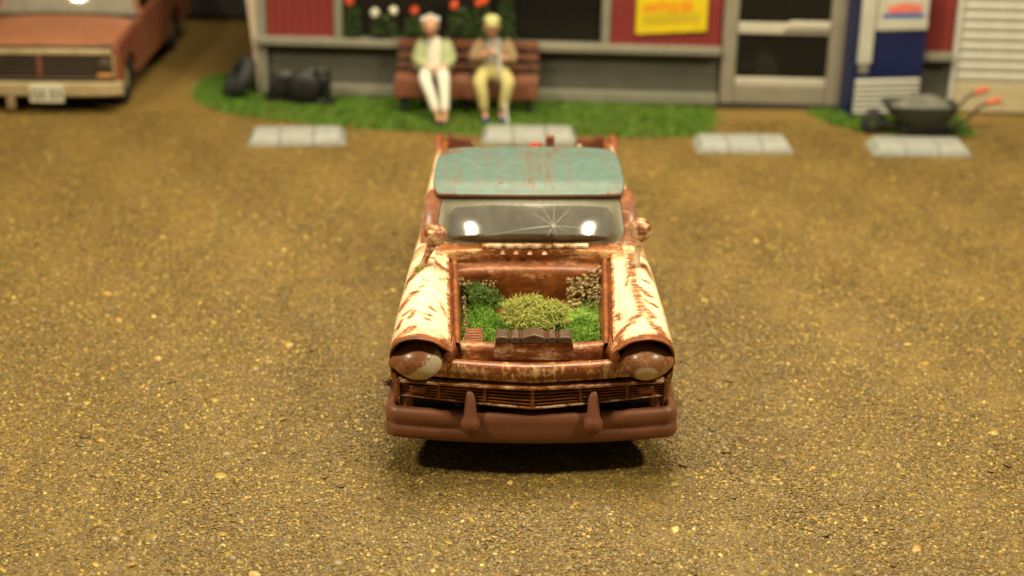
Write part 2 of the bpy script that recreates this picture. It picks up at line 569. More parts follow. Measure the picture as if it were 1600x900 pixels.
def scatter(name, base, density, rmin, rmax, power, seed, mat, sub=2):
    ng = bpy.data.node_groups.new(name, 'GeometryNodeTree')
    ng.interface.new_socket('Geometry', in_out='INPUT', socket_type='NodeSocketGeometry')
    ng.interface.new_socket('Geometry', in_out='OUTPUT', socket_type='NodeSocketGeometry')
    N = ng.nodes
    L = ng.links
    gi, go = N.new('NodeGroupInput'), N.new('NodeGroupOutput')
    dp = N.new('GeometryNodeDistributePointsOnFaces')
    dp.inputs['Density'].default_value = density
    dp.inputs['Seed'].default_value = seed
    ico = N.new('GeometryNodeMeshIcoSphere')
    ico.inputs['Radius'].default_value = 1.0
    ico.inputs['Subdivisions'].default_value = sub
    # irregular grain
    sp = N.new('GeometryNodeSetPosition')
    nt_ = N.new('ShaderNodeTexNoise')
    nt_.inputs['Scale'].default_value = 0.9
    vm = N.new('ShaderNodeVectorMath')
    vm.operation = 'SUBTRACT'
    vm.inputs[1].default_value = (0.5, 0.5, 0.5)
    L.new(nt_.outputs['Color'], vm.inputs[0])
    L.new(vm.outputs[0], sp.inputs['Offset'])
    L.new(ico.outputs[0], sp.inputs['Geometry'])
    sm = N.new('GeometryNodeSetShadeSmooth')
    L.new(sp.outputs[0], sm.inputs[0])
    st = N.new('GeometryNodeSetMaterial')
    st.inputs['Material'].default_value = mat
    L.new(sm.outputs[0], st.inputs[0])
    ip = N.new('GeometryNodeInstanceOnPoints')
    L.new(gi.outputs[0], dp.inputs[0])
    L.new(dp.outputs[0], ip.inputs['Points'])
    L.new(st.outputs[0], ip.inputs['Instance'])
    rr = N.new('FunctionNodeRandomValue')
    rr.data_type = 'FLOAT_VECTOR'
    rr.inputs[0].default_value = (-0.35, -0.35, 0)
    rr.inputs[1].default_value = (0.35, 0.35, 6.28)
    L.new(rr.outputs[0], ip.inputs['Rotation'])
    r0 = N.new('FunctionNodeRandomValue')
    r0.data_type = 'FLOAT'
    r0.inputs['Seed'].default_value = 11
    pw = N.new('ShaderNodeMath')
    pw.operation = 'POWER'
    pw.inputs[1].default_value = power
    L.new(r0.outputs[1], pw.inputs[0])
    mr = N.new('ShaderNodeMapRange')
    mr.inputs['To Min'].default_value = rmin
    mr.inputs['To Max'].default_value = rmax
    L.new(pw.outputs[0], mr.inputs['Value'])
    sv = N.new('FunctionNodeRandomValue')
    sv.data_type = 'FLOAT_VECTOR'
    sv.inputs[0].default_value = (0.85, 0.85, 0.28)
    sv.inputs[1].default_value = (1.35, 1.35, 0.50)
    sv.inputs['Seed'].default_value = 5
    ml = N.new('ShaderNodeVectorMath')
    ml.operation = 'SCALE'
    L.new(sv.outputs[0], ml.inputs[0])
    L.new(mr.outputs[0], ml.inputs['Scale'])
    L.new(ml.outputs[0], ip.inputs['Scale'])
    sa = N.new('GeometryNodeStoreNamedAttribute')
    sa.data_type = 'FLOAT'
    sa.domain = 'INSTANCE'
    sa.inputs['Name'].default_value = 'tone'
    rt = N.new('FunctionNodeRandomValue')
    rt.data_type = 'FLOAT'
    rt.inputs['Seed'].default_value = 23
    L.new(ip.outputs[0], sa.inputs['Geometry'])
    L.new(rt.outputs[1], sa.inputs['Value'])
    L.new(sa.outputs[0], go.inputs[0])
    md = base.modifiers.new('scatter', 'NODES')
    md.node_group = ng


GM = gravel_mat()


def gravel_zone(label, y0, y1, w0, w1, *a, **kw):
    b = MB()
    n = max(2, int((y1 - y0) / 0.4))
    rows = []
    for i in range(n + 1):
        y = y0 + (y1 - y0) * i / n
        w = w0 + (w1 - w0) * i / n
        rows.append([(x, y, gz(x, y) + 0.002) for x in np.linspace(-w - 0.15, w - 0.15, 24)])
    b.grid(rows)
    o = b.build('gravel', GM, smooth=0)
    o['kind'] = 'stuff'
    o['label'] = label
    o['category'] = 'gravel'
    scatter('gravel_scatter', o, *a, mat=GM, **kw)
    return o


gravel_zone('sandy tan gravel in front of and beside the rusty pickup', -2.2, 3.2, 5.0, 6.6, 5600, 0.004, 0.0150, 2.2, 3)
gravel_zone('sandy tan gravel between the pickup and the store', 3.2, 9.5, 6.6, 8.9, 2600, 0.006, 0.0165, 2.2, 4, sub=1)
gravel_zone('scattered larger pebbles lying on the sandy gravel', -2.2, 6.0, 5.0, 7.5, 20, 0.017, 0.036, 2.4, 9)

# ================================================================== RUSTY PICKUP
car = thing('pickup_truck', 'rusty cream hoodless pickup with teal roof and moss growing in its engine bay', 'pickup truck',
            (0, 0, 0))
car.rotation_euler = (0, R(-0.7), R(0.35))

STROKES = [(-0.911, 0.564, -0.818, 0.749, 0.032), (-0.871, 0.398, -0.813, 0.451, 0.014), (-0.831, 0.304, -0.793, 0.415, 0.014),
           (-0.921, 0.004, -0.790, 0.156, 0.041), (-0.701, 0.501, -0.655, 0.451, 0.011), (-0.731, 0.387, -0.687, 0.361, 0.009),
           (-0.723, 0.296, -0.692, 0.282, 0.009), (-0.707, 0.227, -0.694, 0.204, 0.009), (-0.605, -0.020, -0.567, 0.117, 0.036),
           (-0.571, -0.201, -0.549, 0.062, 0.023), (-0.790, 0.821, -0.759, 0.843, 0.009), (-0.907, 0.905, -0.827, 1.128, 0.014),
           (-0.869, 1.054, -0.749, 1.280, 0.041), (-0.720, 1.386, -0.636, 1.271, 0.032), (-0.626, 0.637, -0.587, 0.515, 0.014),
           (-0.773, 0.957, -0.735, 0.929, 0.009), (-0.903, 0.198, -0.885, 0.331, 0.014), (0.754, 1.495, 0.731, 1.000, 0.027),
           (0.726, 1.157, 0.742, 0.710, 0.023), (0.735, 0.835, 0.749, 0.434, 0.032), (0.680, 0.301, 0.755, 0.410, 0.032),
           (0.577, 0.196, 0.677, 0.256, 0.027), (0.581, 0.031, 0.573, 0.253, 0.027), (0.785, 0.983, 0.845, 0.939, 0.014),
           (0.762, 0.832, 0.830, 0.691, 0.018), (0.779, 0.622, 0.860, 0.543, 0.020), (0.781, 0.455, 0.822, 0.336, 0.027),
           (0.788, 0.293, 0.815, 0.178, 0.027), (0.832, 0.177, 0.896, -0.025, 0.041), (0.742, 1.290, 0.829, 1.215, 0.036),
           (0.838, 1.309, 0.877, 1.079, 0.023), (0.677, 0.902, 0.706, 1.028, 0.009), (0.591, 0.541, 0.603, 0.422, 0.014)]


def seg_d(px, py, s):
    ax, ay, bx, by, w = s
    dx, dy = bx - ax, by - ay
    t = max(0, min(1, ((px - ax) * dx + (py - ay) * dy) / (dx * dx + dy * dy + 1e-9)))
    return math.hypot(px - ax - t * dx, py - ay - t * dy), w


def fender_rust(x, y, z):
    r = 0.06
    for s in STROKES:
        d, w = seg_d(x, y, s)
        r = max(r, 0.58 * (1 - sstep(w * 0.1, w * 2.1 + 0.014, d)))
    ax = abs(x)
    r = max(r, 0.80 * (1 - sstep(0.0, 0.07, y - (0.04 if z > 0.99 else 0.13) * 0.5)) if y < 0.2 else 0)   # brow edge
    if z < 0.99 and ax > 0.8:
        r = max(r, 0.35 + 0.3 * sstep(0.95, 0.6, z))                # flanks are browner
    xi = 0.535 + 0.075 * min(1, max(0, y / 1.55))
    r = max(r, 0.55 * (1 - sstep(0.01, 0.035, ax - xi)))            # edge of the opening
    if y > 1.3:
        r = max(r, 0.45 * sstep(1.3, 1.55, y))
    if z < 0.80:
        r = max(r, 0.7)
    r = max(r, 0.40 * sstep(0.86, 0.95, ax), 0.34 * sstep(0.30, 0.05, y))
    return r


XS = [(0, 0.955), (0.5, 0.952), (1.2, 0.925), (1.9, 0.905), (2.6, 0.885), (4.2, 0.885), (5.05, 0.885)]
ZS = [(0, 1.040), (0.25, 1.052), (0.6, 1.060), (1.2, 1.090), (1.7, 1.075), (1.95, 1.052), (3.2, 1.052), (4.3, 1.015), (4.8, 0.99), (5.05, 0.975)]


def arch(y, zb):
    for cy in (0.86, 3.80):
        d = abs(y - cy)
        if d < 0.40:
            zb = max(zb, 0.30 + math.sqrt(max(0, 0.16 - d * d)) * 0.95)
    return zb


def side_ctrl(y, front):
    xs, zs = lerp(XS, y), lerp(ZS, y)
    zb = arch(y, 0.27)
    if y < 0.25:
        zb = max(zb, 0.27 + (0.25 - y) * 1.6)
    c = [(xs - 0.06, zb), (xs - 0.02, max(zb + 0.04, 0.42)), (xs - 0.004, 0.70), (xs, zs - 0.22), (xs - 0.008, zs - 0.14), (xs - 0.035, zs - 0.065),
         (xs - 0.085, zs - 0.018), (xs - 0.15, zs), (xs - 0.215, zs + 0.002)]
    if c[1][1] > 0.66:
        c[2] = (c[2][0], c[1][1] + 0.03)
    if front:
        t = min(1, y / 1.55)
        xi, zi = 0.535 + 0.075 * t, 0.925 + 0.115 * t
        c += [(xi + 0.10, zi + (zs - zi) * 0.80), (xi + 0.03, zi + (zs - zi) * 0.22), (xi, zi)]
    return c


def make_fender(sd):
    mb = MB()
    ys = list(np.concatenate([np.linspace(0, 0.3, 22), np.linspace(0.33, 1.74, 74)]))
    n = 46
    rows = []
    for y in ys:
        prof = catmull([(a, 0, b) for a, b in side_ctrl(y, True)], n)
        row = []
        for p in prof:
            # the brow leads at the crown, the outer cheek falls back
            ax = p.x
            back = 0.16 * sstep(1.02, 0.78, p.z) * sstep(0.80, 0.95, ax) + 0.05 * sstep(1.03, 0.92, p.z) * sstep(0.68, 0.54, ax)
            yy = y + back * max(0, 1 - y / 0.45) - 0.02 * max(0, 1 - y / 0.3)
            row.append((sd * p.x, yy, p.z))
        rows.append(row)
    # rolled lip of the brow and the tunnel behind it
    fr = rows[0]
    cx_, cz_ = 0.752, 0.83

    def ring(s, dy):
        return [(sd * (cx_ + (abs(a) - cx_) * s), b + dy, cz_ + (c - cz_) * s if c > 0.7 else c) for a, b, c in fr]
    rows = [ring(0.84, 0.26), ring(0.86, 0.12), ring(0.89, 0.03), ring(0.925, 0.0), ring(0.965, -0.008), ring(0.99, -0.006)] + rows
    return mb.grid(rows).build('front_fender', M['cream'], car, smooth=180, rust=fender_rust)


for sd in (-1, 1):
    make_fender(sd)


def side_rust(x, y, z):
    r = 0.30 + 0.25 * math.sin(y * 5.1 + x) * math.sin(y * 2.3)
    if abs(x) < 0.80:
        r = max(r, 0.75)
    if z < 0.95:
        r = max(r, 0.55)
    return r


for sd in (-1, 1):
    mb = MB()
    rows = []
    for y in np.linspace(1.74, 5.06, 80):
        c = side_ctrl(y, False)
        xs, zs = lerp(XS, y), lerp(ZS, y)
        c = c[:-1] + [(xs - 0.19, zs - 0.01), (xs - 0.205, zs - 0.04), (xs - 0.205, zs - 0.12), (xs - 0.205, 0.60)]
        if y > 3.2:
            c[-5] = (xs - 0.12, zs)
            c[-4:] = [(xs - 0.135, zs - 0.01), (xs - 0.145, zs - 0.03), (xs - 0.145, zs - 0.12), (xs - 0.145, 0.60)]
        prof = catmull([(a, 0, b) for a, b in c], 44)
        rows.append([(sd * p.x, y, p.z) for p in prof])
    mb.grid(rows).build('body_side', M['cream'], car, smooth=50, rust=side_rust)

# cowl between the bay and the windscreen


def ws_base(x):
    return 1.64 + 0.15 * (abs(x) / 0.8) ** 2.0


mb = MB()
rows = []
for i in range(13):
    t = i / 12
    row = []
    for j in range(49):
        x = -0.80 + 1.6 * j / 48
        y0, y1 = 1.565, ws_base(x) + 0.03
        u = x / 0.8
        z = 1.052 + 0.030 * (1 - u * u) + 0.014 * t
        if i == 0:
            z -= 0.03
        row.append((x, y0 + (y1 - y0) * t, z))
    rows.append(row)
rows.insert(0, [(x, y + 0.01, z - 0.10) for x, y, z in rows[0]])
mb.grid(rows).build('cowl', M['rustbody'], car, smooth=40,
                    rust=lambda x, y, z: 0.44 + 0.3 * sstep(1.05, 1.0, z) - 0.26 * sstep(0.32, 0.40, abs(x)) * sstep(1.62, 1.585, y) * (1 if z > 1.03 else 0))
# torn hinge strip: pale raised plate with little teeth
mb = MB()
rows = []
for j in range(60):
    x = -0.36 + 0.80 * j / 59
    z = 1.085 + 0.030 * (1 - (x / 0.8) ** 2)
    w = 0.030 + 0.010 * math.sin(j * 0.9) + 0.006 * math.sin(j * 2.7)
    yb = 1.605 + 0.1 * (abs(x) / 0.8) ** 2
    rows.append([(x, yb - w, z - 0.02), (x, yb - w, z), (x, yb + 0.014, z + 0.004), (x, yb + 0.014, z - 0.018)])
mb.grid(rows)
mb.build('cowl_vent', M['cream'], car, smooth=30, rust=lambda x, y, z: 0.36 + 0.16 * math.sin(x * 23) * math.sin(x * 61 + 1) + 0.1 * math.sin(x * 9))
for x in (-0.205, -0.105, 0.0, 0.110):
    mb = MB()
    z = 1.068
    mb.add([(x - 0.02, 1.545, z - 0.012), (x + 0.02, 1.545, z - 0.012), (x + 0.012, 1.60, z - 0.005), (x - 0.012, 1.60, z - 0.005),
            (x - 0.006, 1.56, z + 0.002), (x + 0.006, 1.56, z + 0.002), (x + 0.003, 1.60, z + 0.018), (x - 0.003, 1.60, z + 0.018)],
           [(0, 1, 2, 3), (4, 5, 6, 7), (0, 1, 5, 4), (1, 2, 6, 5), (2, 3, 7, 6), (3, 0, 4, 7)])
    mb.build('hinge_tab', M['cream'], car, rust=0.42)

# ---- engine bay
mb = MB()
FY = 1.46
tub = []


def bay_x(y):
    return 0.535 + 0.075 * min(1, y / 1.55)


def bay_z(y):
    return 0.925 + 0.115 * min(1, y / 1.55)


for sd in (-1, 1):
    rows = []
    for y in np.linspace(0.20, 1.60, 36):
        x, z = bay_x(y), bay_z(y)
        w = 0.0
        prof = [(0, 0), (0.003, -0.030), (0.006, -0.048), (0.016, -0.052), (0.022, -0.040), (0.032, -0.026), (0.044, -0.022), (0.056, -0.027), (0.064, -0.042), (0.068, -0.065), (0.072, -0.11), (0.088, -0.25)]
        rows.append([(sd * (x - p), y, z + q) for p, q in prof])
    mb.grid(rows)
# firewall with a rounded ledge
rows = []
for j in range(41):
    u = -1 + j / 20
    x = u * 0.615
    ez = -0.035 * u ** 4
    prof = [(1.575, 1.040), (1.568, 0.99 + ez), (1.560, 0.982 + ez), (1.52, 0.978 + ez), (1.485, 0.972 + ez), (1.462, 0.955 + ez), (1.452, 0.92 + ez),
            (1.45, 0.85), (1.44, 0.70)]
    rows.append([(x, a, b) for a, b in prof])
mb.grid(rows)
mb.grid([[(-0.56, 0.2, 0.735), (0.56, 0.2, 0.735)], [(-0.56, 1.5, 0.735), (0.56, 1.5, 0.735)]])
mb.build('engine_bay', M['rustbody'], car, smooth=60,
         rust=lambda x, y, z: 0.58 + 0.20 * sstep(0.95, 0.85, z) - (0.08 if z > 0.95 and y > 1.45 else 0) - 0.25 * math.exp(-(((x - 0.02 + (z - 0.85) * 0.7) / 0.09) ** 2)) * (1 if y > 1.4 and z < 0.93 else 0))
# front cross panel (radiator support)
mb = MB()
rows = []
for j in range(33):
    x = -0.57 + 1.14 * j / 32
    y = 0.235 - 0.03 * (1 - (x / 0.57) ** 2)
    zt = 0.885 + 0.014 * (abs(x) / 0.57) ** 3
    rows.append([(x, y + 0.10, zt - 0.06), (x, y + 0.085, zt - 0.008), (x, y + 0.06, zt), (x, y + 0.02, zt - 0.004), (x, y, zt - 0.02), (x, y - 0.012, zt - 0.05), (x, y - 0.02, 0.74)])
mb.grid(rows).build('radiator_support', M['rustbody'], car, smooth=50, rust=lambda x, y, z: 0.45 + 0.12 * math.sin(x * 17))
# radiator
rad = MB()
rad.prism([(-0.252, 0.800), (-0.238, 0.792), (0.272, 0.792), (0.284, 0.803), (0.278, 0.860), (0.274, 0.868), (0.280, 0.876), (0.274, 0.925), (-0.246, 0.925), (-0.256, 0.874), (-0.248, 0.866), (-0.256, 0.858)], 'y', 0.185, 0.30)
radiator = rad.build('radiator', M['chrome'], car, smooth=30, bevel=0.010, rust=lambda x, y, z: 0.47 - 0.08 * math.sin(x * 9 + 2) + 0.10 * sstep(0.0, 0.25, x))
for x0, x1, b in ((-0.246, -0.158, 0), (-0.142, -0.083, 0), (-0.070, 0.092, 0.016), (0.108, 0.164, 0), (0.180, 0.268, 0)):
    mb = MB()
    mb.prism([(x0, 0.915), (x1, 0.915), (x1 + 0.001, 0.950), (x1 - 0.008, 0.964), ((x0 + x1) / 2, 0.968 + b), (x0 + 0.008, 0.964), (x0 - 0.001, 0.950)], 'y', 0.178, 0.318)
    mb.build('radiator_cap', M['radcap'], car, smooth=30, bevel=0.008)
for x in (-0.150, -0.0765, 0.100, 0.172):
    mb = MB()
    mb.box(x - 0.006, x + 0.006, 0.186, 0.31, 0.91, 0.958)
    mb.build('radiator_rib', M['rustdark'], car, bevel=0.003)
# ribbed block on the left
mb = MB()
rows = []
for i in range(41):
    t = i / 40
    y = 0.30 + 0.17 * t
    z = 0.865 + 0.045 * t + 0.006 * math.sin(t * 2 * math.pi * 6)
    rows.append([(-0.475 + 0.02 * t, y, 0.76), (-0.466 + 0.02 * t, y, z - 0.006), (-0.455 + 0.02 * t, y, z), (-0.345 + 0.005 * t, y, z), (-0.333, y, z - 0.008), (-0.327, y, 0.76)])
mb.grid(rows)
mb.build('ribbed_block', M['rustbody'], car, smooth=50, rust=lambda x, y, z: 0.56 + 0.12 * math.cos((y - 0.30) / 0.17 * 2 * math.pi * 6))

# ---- grille
vplan = lambda x: -0.005 + 0.115 * (abs(x) / 0.9) ** 1.25      # forward V in plan


def rail(mb, x0, x1, zf, h, dep, off=0.0, n=40, rnd_=True):
    rows = []
    for j in range(n + 1):
        x = x0 + (x1 - x0) * j / n
        y, z = vplan(x) + off, zf(x)
        rows.append([(x, y + dep, z - h / 2), (x, y + dep * .25, z - h / 2), (x, y, z - h * .22), (x, y, z + h * .22), (x, y + dep * .25, z + h / 2), (x, y + dep, z + h / 2)])
    mb.grid(rows)
    m = len(rows[0])
    o = len(mb.v) - len(rows) * m
    mb.f.append(tuple(o + i for i in range(m)))
    mb.f.append(tuple(o + n * m + i for i in range(m))[::-1])
    mb.mi += [0, 0]


grille = MB()
grille.box(-0.885, 0.885, 0.15, 0.17, 0.46, 0.74)
grille = grille.build('grille', M['dark'], car)
mb = MB()
rail(mb, -0.895, 0.905, lambda x: 0.677 - 0.004 * (1 - (x / 0.9) ** 2), 0.026, 0.06, -0.018)
mb.build('grille_frame', M['chrome'], grille, rust=lambda x, y, z: 0.56 + 0.12 * math.sin(x * 31) * math.sin(x * 7))
mb = MB()
rail(mb, -0.890, 0.905, lambda x: 0.575 - 0.048 * max(0, 1 - abs(x / 0.9)) ** 1.1, 0.018, 0.06, -0.010)
mb.build('grille_frame', M['chrome'], grille, rust=lambda x, y, z: 0.58 + 0.12 * math.sin(x * 27) * math.sin(x * 9))
for q in range(1, 5):
    t = q / 5
    zf = lambda x, t=t: (0.665 - 0.004 * (1 - (x / 0.9) ** 2)) * (1 - t) + (0.575 - 0.048 * max(0, 1 - abs(x / 0.9)) ** 1.1) * t
    mb = MB()
    rail(mb, -0.875, 0.89, zf, 0.0135, 0.03, 0.000)
    mb.build('louver', M['rustbody'], grille, rust=0.55)
for x in (-0.625, -0.315, 0.004, 0.322, 0.640):
    mb = MB()
    y = vplan(x)
    zb = 0.575 - 0.048 * max(0, 1 - abs(x / 0.9)) ** 1.1
    mb.box(x - 0.011, x + 0.011, y - 0.004, y + 0.05, zb, 0.668)
    mb.build('grille_divider', M['rustbody'], grille, bevel=0.004, rust=0.6)
for sd in (-1, 1):
    mb = MB()
    x = sd * 0.762
    y = vplan(x)
    mb.box(x - 0.055, x + 0.055, y - 0.014, y + 0.05, 0.598, 0.652, rz=sd * 0.12)
    mb.build('parking_lamp', M['rustbody'], grille, bevel=0.01, rust=0.55)
    mb = MB()
    x = sd * 0.897
    y = vplan(x)
    mb.box(x - 0.012, x + 0.012, y - 0.02, y + 0.08, 0.565, 0.69)
    mb.build('grille_end', M['rustbody'], grille, bevel=0.006, rust=0.55)

# hood-lip bar over the grille
mb = MB()
rows = []
for j in range(57):
    x = -0.66 + 1.32 * j / 56
    y = vplan(x) - 0.012
    u = abs(x) / 0.66
    zt, zb = 0.832 + 0.012 * u ** 4, 0.712 - 0.012 * (1 - u)
    h = zt - zb
    cy_, cz_, ry, rz_ = 0.055, (zt + zb) / 2, 0.055, (zt - zb) / 2
    sec = [(0.13, zb + 0.05), (0.105, zt - 0.03)]
    for th_ in range(70, 271, 20):
        cs_, sn_ = math.cos(R(th_)), math.sin(R(th_))
        sec.append((cy_ + ry * math.copysign(abs(cs_) ** 0.75, cs_), cz_ + rz_ * math.copysign(abs(sn_) ** 0.75, sn_)))
    rows.append([(x, y + a, b) for a, b in sec])
mb.grid(rows)
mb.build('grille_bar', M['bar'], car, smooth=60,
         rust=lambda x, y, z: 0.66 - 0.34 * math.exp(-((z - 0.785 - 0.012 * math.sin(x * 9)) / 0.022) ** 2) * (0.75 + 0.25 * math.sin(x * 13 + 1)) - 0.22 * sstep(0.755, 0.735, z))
# filler panels between brow, bar and bay
for sd in (-1, 1):
    mb = MB()
    mb.add([(sd * 0.535, 0.13, 0.955), (sd * 0.600, 0.075, 0.86), (sd * 0.535, 0.07, 0.842), (sd * 0.50, 0.20, 0.842),
            (sd * 0.535, 0.30, 0.935), (sd * 0.62, 0.20, 0.80), (sd * 0.57, 0.10, 0.72)],
           [(0, 1, 2), (0, 2, 3), (0, 3, 4), (1, 5, 6), (1, 6, 2)])
    mb.build('inner_cheek', M['rustbody'], car, smooth=60, rust=0.6, solid=0.008)
    # dark bucket behind the headlight
    mb = MB()
    mb.lathe([(0.0, 0.0), (0.10, 0.0), (0.19, -0.01), (0.20, -0.06)], (sd * 0.755, 0.235, 0.84), Matrix.Rotation(R(90), 3, 'X') @ Matrix.Rotation(0, 3, 'Z'), 28)
    mb.build('headlight_bucket', M['dark'], car)
    # headlight: bulb with a pointed outer end
    hl = MB()
    tilt = 1.0
    sx = sd

    def hfn(d, sx=sx):
        o = d.x * sx
        return 1.0 + 0.16 * max(0, o) ** 6 - 0.05 * max(0, -o) ** 2
    hl.ell((sd * 0.752, 0.078, 0.840), (0.163, 0.155, 0.126), 40, 28, None, hfn)
    if sd < 0:
        hr = lambda x, y, z: 0.58 + 0.08 * sstep(0.90, 0.80, x + 1.6) - 0.50 * sstep(-0.012, 0.02, (x + 0.80) * 0.60 - (z - 0.805) * 0.80) * sstep(-0.885, -0.85, x)
    else:
        hr = lambda x, y, z: 0.60 - 0.50 * (1 - sstep(0.6, 1.15, math.hypot((x - 0.755) / 0.085, (z - 0.795) / 0.072)))
    head = hl.build('headlight', M['lens'], car, smooth=180, rust=hr)
    hb = MB()
    hb.ell((sd * 0.918, 0.135, 0.815 if sd > 0 else 0.800), (0.045, 0.05, 0.042), 18, 12)
    hb.build('headlight_tip', M['rustbody'], head, smooth=180, rust=0.6)

# ---- front valance and underbody
mb = MB()
mb.box(-0.80, 0.80, 0.32, 0.36, 0.30, 0.80)
mb.box(-0.78, 0.78, 0.36, 4.9, 0.30, 0.56)
mb.box(-0.60, 0.60, 0.25, 0.45, 0.36, 0.52)
for sd in (-1, 1):
    mb.box(sd * 0.80 - 0.05, sd * 0.80 + 0.05, 0.30, 0.34, 0.30, 0.6)
mb.build('underbody', M['dark'], car, bevel=0.02)
mb = MB()
mb.box(-0.955, 0.955, 0.125, 0.42, 0.405, 0.430)  # pan widened to block light leaking onto the ground under the car
mb.box(-0.60, 0.60, 0.06, 0.126, 0.408, 0.428)
mb.build('splash_pan_light_block', M['rustdark'], car, bevel=0.01)
mb = MB()
mb.tube([(0.64, 0.24, 0.50), (0.68, 0.18, 0.49), (0.70, 0.16, 0.45), (0.69, 0.17, 0.40)], 0.013, 8)
mb.build('hose', M['rubber'], car)
for sd in (-1, 1):
    for wy in (0.86, 3.80):
        mb = MB()
        rot = Matrix.Rotation(R(90), 3, 'Y')
        mb.lathe([(0.19, -0.09), (0.27, -0.10), (0.315, -0.07), (0.325, 0), (0.315, 0.07), (0.27, 0.10), (0.19, 0.09)], (sd * 0.80, wy, 0.322), rot, 32)
        mb.lathe([(0.0, -sd * 0.02), (0.19, -sd * 0.02), (0.20, sd * 0.02), (0.0, sd * 0.02)], (sd * 0.80, wy, 0.322), rot, 20)
        w = mb.build('wheel', M['rubber'], car, smooth=50)
        mb = MB()
        mb.lathe([(0.0, sd * 0.06), (0.06, sd * 0.06), (0.08, sd * 0.04), (0.15, sd * 0.05), (0.20, sd * 0.07), (0.20, sd * 0.03), (0.0, sd * 0.03)], (sd * 0.80, wy, 0.322), rot, 24)
        mb.build('hubcap', M['rustbody'], w, rust=0.55)

# ---- bumper
bp = []
for a in np.linspace(0, 1, 25):
    bp.append((a * 0.90, 0.09 * a ** 2.2 - 0.005))
for t in np.linspace(0, 90, 9)[1:]:
    bp.append((0.90 + 0.083 * math.sin(R(t)), 0.085 + 0.10 * (1 - math.cos(R(t)))))
bp += [(0.983, 0.30), (0.975, 0.42), (0.965, 0.60)]
path = [(-x, y) for x, y in bp[::-1]] + bp[1:]
rows = []
for i, (x, y) in enumerate(path):
    a, b = path[max(0, i - 1)], path[min(len(path) - 1, i + 1)]
    d = Vector((b[0] - a[0], b[1] - a[1])).normalized()
    nrm = Vector((d.y, -d.x))        # outward (front)
    u = abs(x)
    lift = 0.07 * sstep(0.25, 0.6, y)
    top = 0.462 + 0.004 * u
    bf = sstep(0.40, 0.52, u)
    sec = [(-0.06, 0.300), (-0.045, 0.262), (-0.015, 0.258), (0.010, 0.272), (0.014, 0.300), (0.015, 0.330), (0.015 - 0.006 * bf, 0.346), (0.014 - 0.014 * bf, 0.356), (0.013 - 0.016 * bf, 0.366),
           (0.012 - 0.006 * bf, 0.384), (0.011, 0.415), (0.006, 0.452), (-0.012, 0.474), (-0.040, top + 0.02), (-0.065, top), (-0.065, 0.38)]
    rows.append([(x + nrm.x * o, y + nrm.y * o, z + lift) for o, z in sec])
mb = MB()
mb.grid(rows, close_u=True)
m_ = len(rows[0])
mb.f += [tuple(range(m_)), tuple(range((len(rows) - 1) * m_, len(rows) * m_))]
mb.mi += [0, 0]
bumper = mb.build('bumper', M['bumper'], car, smooth=70)
for sd in (-1, 1):
    mb = MB()       # corner upright sweeping back to the fender
    rows = []
    for t in np.linspace(0, 1, 14):
        y = 0.15 + 0.30 * t
        z = 0.44 + 0.13 * sstep(0.1, 0.8, t)
        xo = 0.985 - 0.030 * t
        rows.append([(sd * xo, y, 0.36), (sd * (xo + 0.004), y, z - 0.03), (sd * (xo - 0.01), y, z), (sd * (xo - 0.062), y, z - 0.002), (sd * (xo - 0.078), y, z - 0.03), (sd * (xo - 0.078), y, 0.36)])
    mb.grid(rows, close_u=True)
    mb.f += [tuple(range(6)), tuple(range(78, 84))]
    mb.mi += [0, 0]
    mb.build('bumper_end', M['bumper'], bumper, smooth=60)
    mb = MB()       # inner stay
    mb.tube([(sd * 0.83, 0.14, 0.42), (sd * 0.83, 0.15, 0.52), (sd * 0.83, 0.17, 0.575)], [0.040, 0.036, 0.030], 10)
    mb.build('bumper_stay', M['bumper'], bumper)
    mb = MB()       # guard: ball below, cone rising above
    gx_ = sd * 0.412
    gy_ = 0.003
    prof = [(0.0, 0.345), (0.030, 0.350), (0.052, 0.368), (0.064, 0.395), (0.067, 0.420), (0.060, 0.446), (0.048, 0.464), (0.044, 0.485), (0.041, 0.52), (0.037, 0.575), (0.031, 0.612), (0.019, 0.632), (0.0, 0.640)]
    rows_ = []
    for r_, h in prof:
        lean = -0.012 + 0.05 * sstep(0.45, 0.64, h)
        rows_.append([(gx_ + r_ * math.cos(t), gy_ + lean + 0.95 * r_ * math.sin(t), h) for t in np.linspace(0, 2 * math.pi, 20, endpoint=False)])
    mb.grid(rows_, close_u=True)
    mb.build('bumper_guard', M['bumper'], bumper, smooth=180)

# ---- windscreen surface


def ws(s, t, off=0.0):
    xb, xt = -0.715 + 1.45 * s, -0.672 + 1.365 * s
    b = Vector((xb, ws_base(xb) + 0.012, 1.072 + 0.022 * (1 - (xb / 0.72) ** 2)))
    c = Vector((xt, 1.965 + 0.08 * (abs(xt) / 0.70) ** 2.2, 1.375))
    p = b.lerp(c, t)
    p += Vector((0, -1, 1)).normalized() * (0.018 * math.sin(math.pi * max(0, min(1, t))))
    return p + Vector((0, -0.70, 0.71)) * off


